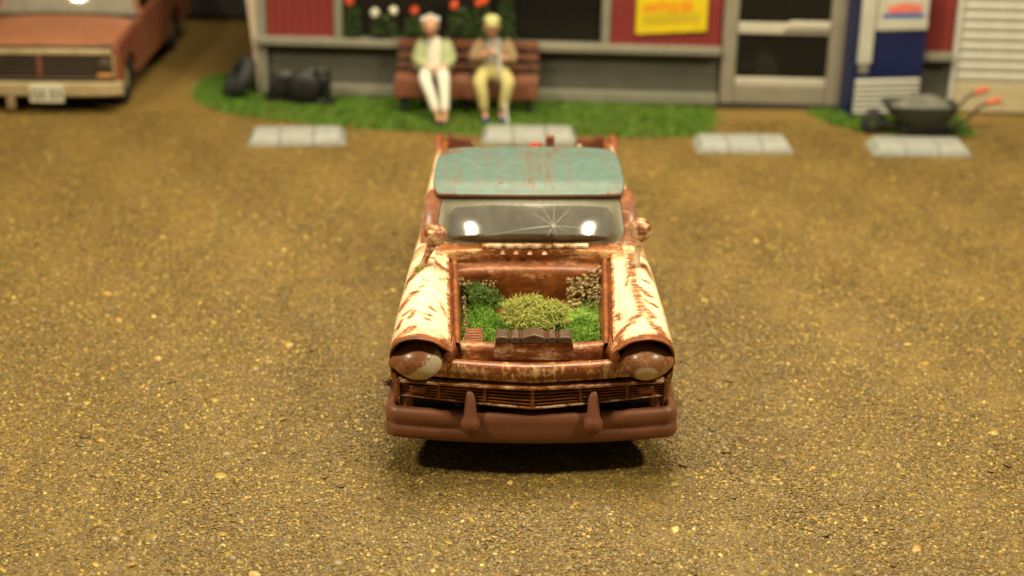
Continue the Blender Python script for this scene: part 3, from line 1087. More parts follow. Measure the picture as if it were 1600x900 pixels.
def rrect(n, x0, x1, y0, y1, r, asp):
    """rounded rectangle in (s,t); asp = width/height ratio in metres for round corners"""
    pts = []
    rx, ry = r / asp, r
    cs = [(x1 - rx, y1 - ry, 0), (x0 + rx, y1 - ry, 90), (x0 + rx, y0 + ry, 180), (x1 - rx, y0 + ry, 270)]
    ne = n // 4
    for (cx_, cy_, a0), (nx_, ny_, _) in zip(cs, cs[1:] + cs[:1]):
        h = ne // 2
        for i in range(h):
            a = R(a0 + 90 * i / (h - 1))
            pts.append((cx_ + rx * math.cos(a), cy_ + ry * math.sin(a)))
        a = R(a0 + 90)
        ex, ey = cx_ + rx * math.cos(a), cy_ + ry * math.sin(a)
        fx, fy = nx_ + rx * math.cos(a), ny_ + ry * math.sin(a)
        for i in range(1, ne - h + 1):
            u = i / (ne - h + 1)
            pts.append((ex + (fx - ex) * u, ey + (fy - ey) * u))
    return pts


NW = 128
outer = rrect(NW, 0.0, 1.0, 0.0, 1.0, 0.26, 3.6)
inner = rrect(NW, 0.055, 0.945, 0.045, 0.70, 0.15, 3.6)
loops = []
for pts, off in ((outer, -0.004), (outer, 0.004), (inner, 0.006)):
    loops.append([ws(s, t, off) for s, t in pts])
in2 = [(0.5 + (s - 0.5) * 0.985, 0.37 + (t - 0.37) * 0.93) for s, t in inner]
crown = lambda s: 0.092 * (1 - (min(1, abs(s - 0.5) / 0.445)) ** 2)
loops.append([ws(s, t, 0.026 + crown(s)) for s, t in in2])
for q in (0.97, 0.92, 0.82, 0.7, 0.55, 0.4, 0.25, 0.1, 0.0):
    loops.append([ws(0.5 + (s - 0.5) * q, 0.37 + (t - 0.37) * q, 0.029 + crown(0.5 + (s - 0.5) * q)) for s, t in in2])
wind = MB().grid(loops[3:], close_u=True).build('windshield', M['glass'], car, smooth=60)
MB().grid(loops[:4], close_u=True).build('windshield_rim', M['glass_rim'], wind, smooth=60)
mb = MB()
C0 = (0.617, 0.235)
for s1, t1 in ((0.542, 0.72), (0.627, 0.72), (0.719, 0.62), (0.25, 0.05), (0.43, 0.17), (0.583, 0.03), (0.632, 0.03), (0.70, 0.12), (0.80, 0.20), (0.50, 0.50)):
    n = 7
    rows = []
    ln = math.hypot((s1 - C0[0]) * 3.6, t1 - C0[1])
    for i in range(n + 1):
        u = i / n
        s, t = C0[0] + (s1 - C0[0]) * u, C0[1] + (t1 - C0[1]) * u
        w = 0.0017 * (1 - 0.65 * u)
        dx, dt = -(t1 - C0[1]) / ln * w / 0.36 * 0.28, (s1 - C0[0]) * 3.6 / ln * w / 0.36
        rows.append([ws(s + dx, t + dt, 0.0325 + crown(s)), ws(s - dx, t - dt, 0.0325 + crown(s))])
    mb.grid(rows)
mb.build('crack', M['crackline'], wind, smooth=0)

# windscreen frame (pillars and header)
fo = rrect(NW, -0.085, 1.080, -0.10, 1.09, 0.14, 3.6)
fi = rrect(NW, -0.003, 1.003, -0.005, 1.005, 0.265, 3.6)
fm = [((a[0] * 0.3 + b[0] * 0.7), (a[1] * 0.3 + b[1] * 0.7)) for a, b in zip(fo, fi)]
mb = MB()
mb.grid([[ws(s, t, -0.03) for s, t in fi], [ws(s, t, 0.008) for s, t in fi], [ws(s, t, 0.018) for s, t in fm],
         [ws(s, t, 0.0) for s, t in fo], [ws(s, t, -0.05) + Vector((0, 0.03, 0)) for s, t in fo]], close_u=True)
mb.build('windshield_frame', M['rustbody'], car, smooth=60, rust=lambda x, y, z: 0.60 + 0.1 * math.sin(x * 9 + z * 14) - (0.25 if z < 1.09 else 0))

# ---- roof
mb = MB()
rows = []
NX, NY = 56, 40


def roof_pt(u, v, inset=0.0):
    # rounded-square mapping keeps the corners soft
    a, b = u, v
    m = max(abs(a), abs(b))
    x = a * math.sqrt(max(0, 1 - 0.10 * b ** 8))
    y = b * math.sqrt(max(0, 1 - 0.05 * a ** 8))
    bow = -0.05 * (1 - x * x) if y < 0 else 0.02 * (1 - x * x)
    X = x * (0.740 - 0.016 * sstep(-1, 1, y)) - 0.004
    Y = 2.57 + y * 0.58 + bow * abs(y)
    z = 1.474 - 0.016 * x ** 4 - 0.060 * sstep(-0.70, -1.02, y) - 0.010 * sstep(0.0, -0.7, y) - 0.045 * sstep(0.1, 1, y)
    return X, Y, z


us = [math.sin(t * math.pi / 2) for t in np.linspace(-1, 1, NX)]
vs_ = list(np.linspace(-1, 1, NY))
top = [[Vector(roof_pt(u, v)) for u in us] for v in vs_]
mb.grid(top)
edge = [top[0][j] for j in range(NX)] + [top[i][-1] for i in range(1, NY)] + [top[-1][j] for j in range(NX - 2, -1, -1)] + [top[i][0] for i in range(NY - 2, 0, -1)]
c0 = Vector((0, 2.57, 0))


def off(p, d, dz):
    q = Vector((p.x, p.y, 0)) - c0
    return p + Vector((q.x / 0.74, q.y / 0.58, 0)).normalized() * d + Vector((0, 0, dz))


skirt = [edge, [off(p, 0.008, -0.008) for p in edge], [off(p, 0.010, -0.022) for p in edge], [off(p, 0.004, -0.034) for p in edge], [off(p, -0.03, -0.04) for p in edge], [off(p, -0.06, -0.04) for p in edge]]
mb.grid(skirt, close_u=True)


def roof_rust(x, y, z):
    e = max(abs(x) / 0.74, abs(y - 2.57) / 0.58)
    r = 0.285 + 0.10 * math.sin(x * 9.0 + 0.5) * math.sin(x * 3.1 + 1.0)
    r += 0.10 * math.exp(-((y - 2.10) / 0.05) ** 2) * (1 if x < 0.1 else 0.2)
    if z < 1.390 and y < 2.2:
        r = 0.8
    elif z < 1.40 and e > 0.97:
        r = max(r, 0.55)
    if x < -0.55 and y > 2.9:
        r = 0.6
    return r


mb.build('roof', M['teal'], car, smooth=60, rust=roof_rust)

# ---- cab: rear wall, rear window, pillars, seat, dash, wheel
mb = MB()
mb.box(-0.74, 0.74, 3.13, 3.19, 0.56, 1.09)
for sd in (-1, 1):
    mb.add([(sd * 0.79, 2.98, 1.03), (sd * 0.79, 3.19, 1.03), (sd * 0.70, 3.15, 1.40), (sd * 0.70, 2.92, 1.40),
            (sd * 0.72, 2.98, 1.03), (sd * 0.72, 3.19, 1.03), (sd * 0.63, 3.15, 1.40), (sd * 0.63, 2.92, 1.40)],
           [(0, 1, 2, 3), (4, 5, 6, 7), (0, 1, 5, 4), (1, 2, 6, 5), (2, 3, 7, 6), (3, 0, 4, 7)])
mb.box(-0.66, 0.66, 3.06, 3.14, 1.34, 1.395)
mb.build('cab_rear', M['rustbody'], car, bevel=0.012, rust=0.55)
mb = MB()
mb.add([(-0.68, 3.13, 1.09), (0.68, 3.13, 1.09), (0.64, 3.09, 1.345), (-0.64, 3.09, 1.345)], [(0, 1, 2, 3)])
mb.build('rear_window', M['glass'], car, solid=0.008)
for sd in (-1, 1):
    mb = MB()
    mb.add([(sd * 0.765, 1.98, 1.04), (sd * 0.765, 2.98, 1.04), (sd * 0.685, 2.93, 1.38), (sd * 0.685, 2.22, 1.38)], [(0, 1, 2, 3)])
    mb.build('side_window', M['glass'], car, solid=0.008)
mb = MB()
mb.box(-0.68, 0.68, 2.45, 2.95, 0.56, 0.78)
mb.prism([(2.85, 0.7), (2.98, 0.7), (3.07, 1.16), (2.98, 1.17)], 'x', -0.68, 0.68)
mb.build('bench_seat', M['seat'], car, bevel=0.05, seg=3)
mb = MB()
mb.prism([(1.70, 0.80), (1.98, 0.80), (2.00, 0.98), (1.93, 1.04), (1.70, 1.03)], 'x', -0.72, 0.72)
mb.build('dashboard', M['rustdark'], car, bevel=0.03, seg=3)
mb = MB()
rot = Matrix.Rotation(R(-62), 3, 'X')
ring = [rot @ Vector((0.17 * math.cos(t), 0.17 * math.sin(t), 0)) + Vector((0.34, 2.16, 1.03)) for t in np.linspace(0, 2 * math.pi, 25)]
mb.tube(ring, 0.014, 8, caps=False)
mb.tube([(0.34, 2.16, 1.03), (0.34, 1.95, 0.93)], 0.02, 8)
mb.tube([ring[0], (0.34, 2.16, 1.03), ring[12]], 0.011, 6)
mb.build('steering_wheel', M['iron'], car)
mb = MB()
mb.box(-0.73, 0.73, 1.60, 3.14, 0.56, 0.59)
mb.build('cab_floor', M['dark'], car)

# ---- bed
mb = MB()
mb.box(-0.74, 0.74, 3.19, 5.04, 0.57, 0.60)
for i in range(9):
    x = -0.64 + 0.16 * i
    mb.box(x - 0.02, x + 0.02, 3.2, 5.02, 0.602, 0.615)
mb.build('bed_floor', M['rustbody'], car, rust=0.6)
for sd in (-1, 1):
    mb = MB()
    x0, x1 = sd * 0.755, sd * (0.50 if sd < 0 else 0.47)
    n = 12
    rows = []
    for i in range(n + 1):
        t = i / n
        x = x0 + (x1 - x0) * t
        zt = 1.012 - 0.05 * t ** 2 + 0.012 * math.sin(t * 9)
        rows.append([(x, 4.93, 0.60), (x, 4.93, zt - 0.02), (x, 4.945, zt), (x, 4.985, zt), (x, 5.0, zt - 0.02), (x, 5.0, 0.60)])
    mb.grid(rows, close_u=True)
    mb.f += [tuple(range(6)), tuple(range(n * 6, n * 6 + 6))]
    mb.mi += [0, 0]
    mb.build('tailgate_remnant', M['rustdark'], car)
    mb = MB()
    mb.prism([(4.75, 0.93), (5.03, 0.93), (5.09, 1.00), (5.02, 1.015), (4.90, 0.995)], 'x', sd * 0.80, sd * 0.875)
    mb.build('tail_fin', M['rustbody'], car, bevel=0.015, rust=0.6)

# ---- fender mirrors
for sd, b, c in ((-1, (-0.800, 1.17, 1.068), (-0.694, 1.27, 1.290)), (1, (0.772, 1.235, 1.095), (0.803, 1.31, 1.322))):
    b, c = Vector(b), Vector(c)
    mb = MB()
    mb.tube([b + Vector((0, 0, -0.01)), b + Vector((0, 0, 0.012)), b.lerp(c, 0.15), b.lerp(c, 0.45), b.lerp(c, 0.66), b.lerp(c, 0.82), c],
            [0.036, 0.034, 0.024, 0.025, 0.031, 0.040, 0.045], 14)
    st = mb.build('mirror', M['chrome'], car, smooth=60, rust=(lambda x, y, z: 0.58) if sd < 0 else (lambda x, y, z: 0.25 + 0.35 * sstep(1.2, 1.3, z)))
    mb = MB()
    prof = [(0.0, -0.075), (0.025, -0.072), (0.055, -0.055), (0.076, -0.025), (0.084, 0.01), (0.084, 0.035), (0.078, 0.05), (0.066, 0.052), (0.0, 0.048)]
    mb.lathe(prof, c + Vector((0, 0, 0.008)), Matrix.Rotation(R(-80), 3, 'X'), 28)
    mb.build('mirror_head', M['chrome'], st, smooth=60, rust=lambda x, y, z, c=c: 0.58 - 0.22 * math.exp(-((z - c.z + 0.01) / 0.025) ** 2) + 0.10 * math.sin(x * 60 + z * 40))

# ================================================================== MOSS, LICHEN, GRIT
k = NT('green_moss')
f = k.noise(48, 4, 0.75)
k.set('Base Color', k.ramp(f, [(0.30, (0.050, 0.115, 0.010)), (0.5, (0.160, 0.310, 0.024)), (0.68, (0.36, 0.50, 0.075))]))
k.set('Roughness', 0.8)
M['moss'] = k.m
k = NT('pale_lichen')
f = k.noise(45, 4, 0.75)
k.set('Base Color', k.ramp(f, [(0.30, (0.19, 0.21, 0.035)), (0.5, (0.38, 0.40, 0.080)), (0.72, (0.64, 0.63, 0.20))]))
k.set('Roughness', 0.75)
M['lichen'] = k.m
M['tuft_brown'] = plain('brown_lichen', (0.10, 0.045, 0.02), 0.8, 0.4, 40, bump=0)
M['moss_dark'] = plain('dark_olive_moss', (0.075, 0.130, 0.014), 0.85, 0.45, 25, bump=0)


def tufts(mb, pts, nstr, ln, rad, spread, r, seg=3, curl=0.4):
    """short branching strands growing out of each point"""
    for p, nrm in pts:
        for _ in range(nstr):
            d = (Vector(nrm) + Vector((r.gauss(0, spread), r.gauss(0, spread), r.gauss(0, spread)))).normalized()
            q = [Vector(p)]
            L = ln * r.uniform(0.5, 1.3)
            for s in range(seg):
                d = (d + Vector((r.gauss(0, curl), r.gauss(0, curl), r.gauss(0, curl)))).normalized()
                q.append(q[-1] + d * L / seg)
            mb.tube(q, [rad * (1 - 0.45 * i / seg) for i in range(seg + 1)], 3, caps=False)


def car_pt(p):
    return car.matrix_basis @ Vector(p)


r = random.Random(3)
# green turf over the bay floor
mb = MB()
pts = []


def moss_h(x, y):
    h = 0.825 - 0.075 * sstep(0.55, 1.0, y)
    h += 0.07 * math.exp(-(((x + 0.40) / 0.13) ** 2 + ((y - 1.1) / 0.25) ** 2))
    h += 0.03 * math.sin(x * 21) * math.sin(y * 15)
    h += 0.03 * math.exp(-(((x - 0.40) / 0.12) ** 2 + ((y - 0.75) / 0.25) ** 2))
    return h


for _ in range(2300):
    y = r.uniform(0.30, 1.30)
    xr = bay_x(y) - 0.10
    x = r.uniform(-xr, xr)
    if x > 0.22 and y > 1.0 + r.uniform(-0.05, 0.12):
        continue
    if y > 1.12 + r.uniform(-.06, .06) and x > -0.25:
        continue
    if abs(x) < 0.16 and 0.6 < y < 1.0:
        continue
    if x < -0.31 and y < 0.47:
        continue
    pts.append(((x, y, moss_h(x, y) - 0.02), (0, -0.25, 1)))
tufts(mb, pts, 7, 0.036, 0.0034, 0.85, r, 3, 0.55)
rows = []
for y in np.linspace(0.25, 1.40, 20):
    xr = bay_x(y) - 0.085
    rows.append([(x, y, (moss_h(x, y) - 0.035) if not (x > 0.25 and y > 1.0) else 0.75) for x in np.linspace(-xr, xr, 24)])
mb.grid(rows)
mb.v = [tuple(car_pt(p)) for p in mb.v]
o = mb.build('moss', M['moss'], smooth=0, recalc=False)
tag(o, 'bright green moss covering the floor of the open engine bay', 'moss', kind='stuff')

# dark crumbly moss against the left back corner
mb = MB()
pts = []
for _ in range(330):
    x, y = -0.37 + r.gauss(0, 0.085), 1.28 + r.gauss(0, 0.07)
    if x < -0.50 or y > 1.43:
        continue
    z = 0.80 + 0.085 * math.exp(-((x + 0.40) / 0.11) ** 2) + r.uniform(-0.03, 0.01)
    pts.append(((x, y, z), (0, -0.5, 1)))
tufts(mb, pts, 5, 0.034, 0.005, 0.9, r)
for _ in range(26):
    mb.ell((-0.38 + r.gauss(0, 0.06), 1.31 + r.gauss(0, 0.04), 0.81 + r.uniform(-0.03, 0.03)), (0.03, 0.03, 0.028), 8, 6)
mb.v = [tuple(car_pt(p)) for p in mb.v]
o = mb.build('moss_clump', [M['moss_dark']], smooth=0, recalc=False)
tag(o, 'dark olive crumbly moss clump in the rear left corner of the engine bay', 'moss')

# pale lichen mound
mb = MB()
pts = []
LC = Vector((0.015, 0.76, 0.86))
LR = Vector((0.225, 0.24, 0.125))
for _ in range(1000):
    a, b = r.uniform(0, 2 * math.pi), r.uniform(0.0, 1.0)
    zc = b
    d = Vector((math.cos(a) * math.sqrt(1 - zc * zc), math.sin(a) * math.sqrt(1 - zc * zc), zc))
    wob = 0.86 + 0.22 * math.sin(a * 3 + 1) * math.sin(zc * 4) + r.uniform(-0.10, 0.06)
    p = LC + Vector((d.x * LR.x, d.y * LR.y, d.z * LR.z)) * wob
    pts.append((p, d + Vector((0, 0, 0.3))))
tufts(mb, pts, 4, 0.062, 0.0036, 0.8, r, 5, 0.75)
mb.ell(LC, LR * 0.70, 20, 12)
mb.v = [tuple(car_pt(p)) for p in mb.v]
o = mb.build('lichen_clump', M['lichen'], smooth=0, recalc=False)
tag(o, 'pale yellow green lichen mound rising behind the radiator', 'lichen')

# grit stuck in the right back corner and along the bay walls
k = NT('grit_grain')
v = k.voro(60)
k.set('Base Color', k.ramp(v.outputs['Color'], [(0, (0.10, 0.06, 0.02)), (0.5, (0.26, 0.17, 0.065)), (0.85, (0.42, 0.31, 0.12)), (1, (0.7, 0.58, 0.33))]))
k.set('Roughness', 0.5)
M['grit'] = k.m
mb = MB()


def grain(p, s):
    mb.ell(p, (s * r.uniform(.8, 1.2), s * r.uniform(.8, 1.2), s * r.uniform(.7, 1.0)), 7, 5)


for _ in range(330):
    u = r.random()
    y = 1.02 + 0.41 * math.sqrt(u)
    x = 0.28 + 0.24 * r.random()
    wall = sstep(1.15, 1.45, y)
    z = 0.79 + 0.05 * r.random() + 0.12 * wall * r.random() + 0.10 * sstep(0.38, 0.52, x) * r.random()
    if math.hypot(x - 0.38, (z - 0.83) * 1.2) < 0.05 and r.random() < 0.75:
        continue
    grain((x, min(y, 1.435), z), r.choice((0.007, 0.009, 0.011, 0.013, 0.016)))
for _ in range(80):
    grain((-0.545 + r.gauss(0, .03), 1.42 + r.uniform(-0.02, 0.02), 0.87 + r.uniform(-0.05, 0.04)), r.uniform(0.006, 0.012))
for _ in range(90):
    grain((-0.41 + r.gauss(0, .07), 1.36 + r.uniform(-.04, .05), 0.875 + r.uniform(-.03, .025)), r.uniform(0.006, 0.013))
for _ in range(120):
    y = r.uniform(0.34, 1.2)
    grain((-bay_x(y) + 0.10 + r.uniform(-.004, .02), y, 0.80 + r.uniform(-0.02, 0.07)), r.uniform(0.005, 0.010))
for _ in range(50):
    y = r.uniform(0.9, 1.45)
    grain((bay_x(y) - 0.095 - r.uniform(-.004, .015), y, 0.86 + r.uniform(-0.04, 0.08)), r.uniform(0.006, 0.011))
for _ in range(30):
    grain((-0.50 + r.uniform(-.04, .10), 1.52, 0.985), r.uniform(0.004, 0.008))
for _ in range(14):
    grain((0.585 + r.uniform(-.03, .02), 1.53 + r.uniform(-.02, .02), 0.98 + r.uniform(0, 0.02)), r.uniform(0.006, 0.010))
mb.v = [tuple(car_pt(p)) for p in mb.v]
o = mb.build('grit', M['grit'], smooth=180, recalc=False)
tag(o, 'sandy grit stuck to the walls and corners of the engine bay', 'grit', kind='stuff')
mb = MB()
mb.ell(car_pt((0.447, 1.27, 0.80)), (0.020, 0.02, 0.02), 12, 8)  # black ball stands in for the dark of a small hole
o = mb.build('hole', M['iron'], smooth=180)
tag(o, 'small round black bead shown as a dark ball among the grit in the engine bay', 'hole')


def sprig(name, p, n, ln, rad, mat, label, cat):
    mb = MB()
    tufts(mb, [(Vector(p) + Vector((r.gauss(0, .012), r.gauss(0, .012), r.gauss(0, .008))), (0, -0.3, 1)) for _ in range(n)], 5, ln, rad, 1.0, r)
    mb.v = [tuple(car_pt(q)) for q in mb.v]
    o = mb.build(name, mat, smooth=0, recalc=False)
    return tag(o, label, cat)


sprig('moss_sprig', (-0.806, 1.10, 1.088), 7, 0.03, 0.003, M['moss'], 'tiny green moss sprig at the foot of the left fender mirror', 'moss')
sprig('moss_sprig', (-0.632, 1.03, 1.050), 5, 0.028, 0.0022, M['lichen'], 'tiny yellow green moss sprig on the cream fender beside the bay edge', 'moss')
sprig('lichen_tuft', (-0.490, 0.10, 0.510), 26, 0.035, 0.003, M['tuft_brown'], 'brown lichen tuft caught under the grille beside the left bumper guard', 'lichen')
sprig('lichen_tuft', (-0.975, 0.33, 0.550), 14, 0.035, 0.003, M['tuft_brown'], 'small brown lichen tuft on the left end of the bumper', 'lichen')

# cargo standing in the bed
mb = MB()
mb.box(0.135, 0.215, 4.24, 4.32, 0.617, 1.215)
o = mb.build('wooden_post', M['wood_red'], bevel=0.008)
tag(o, 'short red brown wooden post standing in the pickup bed', 'post')
can = thing('fuel_can', 'small red can showing just above the teal roof in the bed', 'can', (0.055, 4.30, 0.617))
mb = MB()
mb.box(-0.075, 0.06, -0.08, 0.08, 0.0, 0.49)
mb.build('can_body', M['red'], can, bevel=0.02, seg=3)
mb = MB()
mb.tube([(-0.05, 0, 0.48), (-0.04, 0, 0.52), (0.03, 0, 0.52), (0.04, 0, 0.48)], 0.012, 8)
mb.build('handle', M['red'], can)
can2 = MB()
can2.lathe([(0, 0), (0.045, 0), (0.05, 0.02), (0.05, 0.30), (0.035, 0.42), (0.02, 0.455), (0, 0.46)], (0.452, 4.5, 0.617), None, 16)
o = can2.build('jug', M['grey_l'], smooth=50)
tag(o, 'pale tan jug in the bed by the right rear corner of the teal roof', 'jug')

# ================================================================== STORE
SX, SY, SR = -3.5, 10.43, R(-2.35)
store = thing('store_building', 'barn red store front with grey trim, a wide dark window and a glazed door', 'building', (SX, SY, 0), SR)
HT = 3.1


def sbox(name, mat, *a, bevel=0.01, parent=store):
    mb = MB()
    mb.box(*a)
    return mb.build(name, mat, parent, bevel=bevel)


sbox('base_trim', M['grey'], 0.0, 5.98, -0.045, 0.13, 0.03, 0.165)
sbox('base_trim', M['grey'], 7.57, 8.92, -0.045, 0.13, 0.03, 0.165)
sbox('foundation', M['dark'], 0.02, 12.3, -0.01, 3.6, -0.1, 0.03)
sbox('lower_panel', M['grey_d'], 0.02, 5.99, 0.06, 0.12, 0.165, 0.70)
sbox('lower_panel', M['grey_d'], 7.56, 8.92, 0.06, 0.12, 0.165, 0.70)
sbox('sill', M['grey'], -0.01, 5.98, -0.14, 0.07, 0.69, 0.79, bevel=0.015)
sbox('sill', M['grey'], 7.57, 8.92, -0.14, 0.07, 0.69, 0.79, bevel=0.015)
sbox('wall', M['interior'], 0.03, 1.05, 0.03, 0.12, 0.79, HT, bevel=0)
sbox('wall', M['interior'], 4.50, 6.05, 0.03, 0.12, 0.79, HT, bevel=0)
sbox('wall', M['interior'], 7.5, 8.95, 0.03, 0.12, 0.79, HT, bevel=0)
sbox('wall', M['interior'], 1.05, 4.50, 0.03, 0.12, 2.3, HT, bevel=0)
sbox('wall', M['interior'], 6.05, 7.5, 0.03, 0.12, 2.35, HT, bevel=0)
sbox('side_wall', M['siding'], 0.0, 0.08, 0.12, 3.5, 0.03, HT)
sbox('side_wall', M['siding'], 12.2, 12.3, 0.12, 3.5, 0.03, HT)
sbox('rear_wall', M['interior'], 0.08, 12.2, 3.4, 3.5, 0.03, HT)
sbox('floor', M['interior'], 0.08, 12.2, 0.13, 3.4, 0.035, 0.06)
sbox('roof', M['charcoal'], -0.25, 12.5, -0.25, 3.75, HT, HT + 0.14)
# red corrugated siding, board by board
bd = MB()
bd.prism([(0.0, 0.028), (0.0, 0.0), (0.030, -0.016), (0.062, -0.016), (0.092, 0.0), (0.112, 0.0), (0.112, 0.028)], 'z', 0.79, HT)
proto = None


def siding(x0, x1, z0=0.0):
    global proto
    n = round((x1 - x0) / 0.114)
    w = (x1 - x0) / n
    for i in range(n):
        if proto is None:
            proto = bd.build('board', M['siding'], store, smooth=0)
            o = proto
        else:
            o = proto.copy()
            COL.objects.link(o)
        o.location = (x0 + i * w, 0.0, z0)
        o.scale = (w / 0.1125, 1, 1)


siding(0.115, 1.0)
siding(4.56, 5.98)
siding(7.58, 8.92)
siding(1.0, 4.56, 1.53)
# corner board and the pale brace leaning outward beside it
sbox('corner_board', M['grey'], 0.0, 0.113, -0.05, 0.03, 0.03, HT)
mb = MB()
mb.prism([(-0.018, 0.0), (0.0, 0.0), (0.0, 2.9), (-0.27, 2.9)], 'y', -0.055, 0.03)
mb.build('corner_brace', M['grey_l'], store, bevel=0.006)
# window
wn = MB()
for a in ((1.0, 1.115, -0.035, 0.03, 0.79, 2.32), (4.445, 4.56, -0.035, 0.03, 0.79, 2.32), (1.115, 4.445, -0.035, 0.03, 2.22, 2.32)):
    wn.box(*a)
wn = wn.build('window', M['grey'], store, bevel=0.012)
mb = MB()
mb.box(1.10, 4.46, 0.075, 0.085, 0.785, 2.25)
mb.build('pane', M['glass_dark'], wn)
# door
door = MB()
for a in ((6.0, 6.19, -0.05, 0.03, 0.055, 2.30), (7.35, 7.555, -0.05, 0.03, 0.055, 2.30), (6.19, 7.35, -0.05, 0.03, 2.12, 2.30)):
    door.box(*a)
door = door.build('door', M['door'], store, bevel=0.015)
for a, m in (((6.19, 7.35, -0.035, 0.03, 0.97, 1.11), 'door_l'), ((6.19, 7.35, -0.035, 0.03, 0.30, 0.40), 'door_l'), ((6.19, 7.35, -0.042, 0.03, 0.06, 0.30), 'door')):
    sbox('door_rail', M[m], *a, parent=door, bevel=0.012)
mb = MB()
mb.prism([(6.75, 1.04), (7.35, 1.04), (7.35, 1.15), (6.85, 1.15)], 'y', -0.075, -0.034)
mb.build('push_bar', M['door_l'], door, bevel=0.015)
for z0, z1 in ((0.40, 0.97), (1.11, 2.12)):
    sbox('pane', M['glass_dark'], 6.18, 7.36, 0.0, 0.01, z0 - 0.01, z1 + 0.01, parent=door, bevel=0)
sbox('threshold', M['dark'], 5.98, 7.57, -0.09, 0.05, 0.0, 0.05)
# roller shutter
sh = MB()
sh.box(8.93, 9.0, -0.05, 0.06, 0.03, HT)
sh.box(12.0, 12.1, -0.05, 0.06, 0.03, HT)
sh = sh.build('roller_shutter', M['shutter'], store, bevel=0.01)
sl = MB()
sl.prism([(0.02, 0.0), (-0.004, 0.012), (-0.022, 0.05), (-0.020, 0.095), (-0.002, 0.122), (0.02, 0.126)], 'x', 9.0, 12.0)
p0 = None
for i in range(21):
    if p0 is None:
        o = p0 = sl.build('slat', M['shutter'], sh, smooth=30)
    else:
        o = p0.copy()
        COL.objects.link(o)
    o.location = (0, 0, 0.405 + i * 0.1285)
sbox('bottom_bar', M['shutter_d'], 9.0, 12.0, -0.03, 0.03, 0.02, 0.40, parent=sh, bevel=0.012)


# things inside that show dimly through the door and window
def spos(x, y, z=0.0):
    c, s = math.cos(SR), math.sin(SR)
    return Vector((SX + x * c - y * s, SY + x * s + y * c, z))


mb = MB()
mb.lathe([(0, 0), (0.17, 0), (0.19, 0.05), (0.17, 0.40), (0.12, 0.52), (0.05, 0.60), (0, 0.60)], (0, 0, 0), None, 16)
o = mb.build('milk_churn', M['white'], smooth=50)
o.location = spos(6.62, 0.45, 0.06)
tag(o, 'pale round churn dimly seen behind the lower pane of the door', 'churn')

# yellow notice
sg = thing('notice_sign', 'yellow notice with red orange lettering, tilted on the red siding', 'sign', spos(4.885, -0.03, 0.925), SR)
mb = MB()
mb.prism([(0.01, 0.0), (0.90, 0.062), (0.905, 0.078), (0.895, 0.98), (0.0, 0.98), (-0.004, 0.012)], 'y', -0.012, 0.010)
mb.build('sign_board', M['yellow'], sg, bevel=0.006)


def text(name, body, size, mat, parent, loc, rot, ext=0.002, align='LEFT', sx=1.0):
    c = bpy.data.curves.new(name, 'FONT')
    c.body = body
    c.size = size
    c.extrude = ext
    c.offset = size * 0.02
    c.align_x = align
    c.resolution_u = 2
    tmp = bpy.data.objects.new(name, c)
    COL.objects.link(tmp)
    dg = bpy.context.evaluated_depsgraph_get()
    me = bpy.data.meshes.new_from_object(tmp.evaluated_get(dg))
    bpy.data.objects.remove(tmp)
    me.materials.clear()
    me.materials.append(mat)
    o = bpy.data.objects.new(name, me)
    COL.objects.link(o)
    o.parent = parent
    o.location = loc
    o.rotation_euler = rot
    o.scale = (sx, 1, 1)
    return o


text('lettering', 'ANTIQUES', 0.165, M['ink_red'], sg, (0.085, -0.0145, 0.285), (R(90), R(-3.6), 0), sx=0.80)
# unreadable small print: two rows of little dashes
mb = MB()
for zz, x0, x1 in ((0.215, 0.09, 0.80), (0.150, 0.09, 0.80)):
    x = x0
    while x < x1:
        w = r.uniform(0.03, 0.075)
        zb = zz + (x / 0.9) * 0.058
        mb.box(x, min(x + w, x1), -0.0145, -0.011, zb - 0.022, zb + 0.022)
        x += w + 0.02
mb.build('small_print', M['ink_olive'], sg)

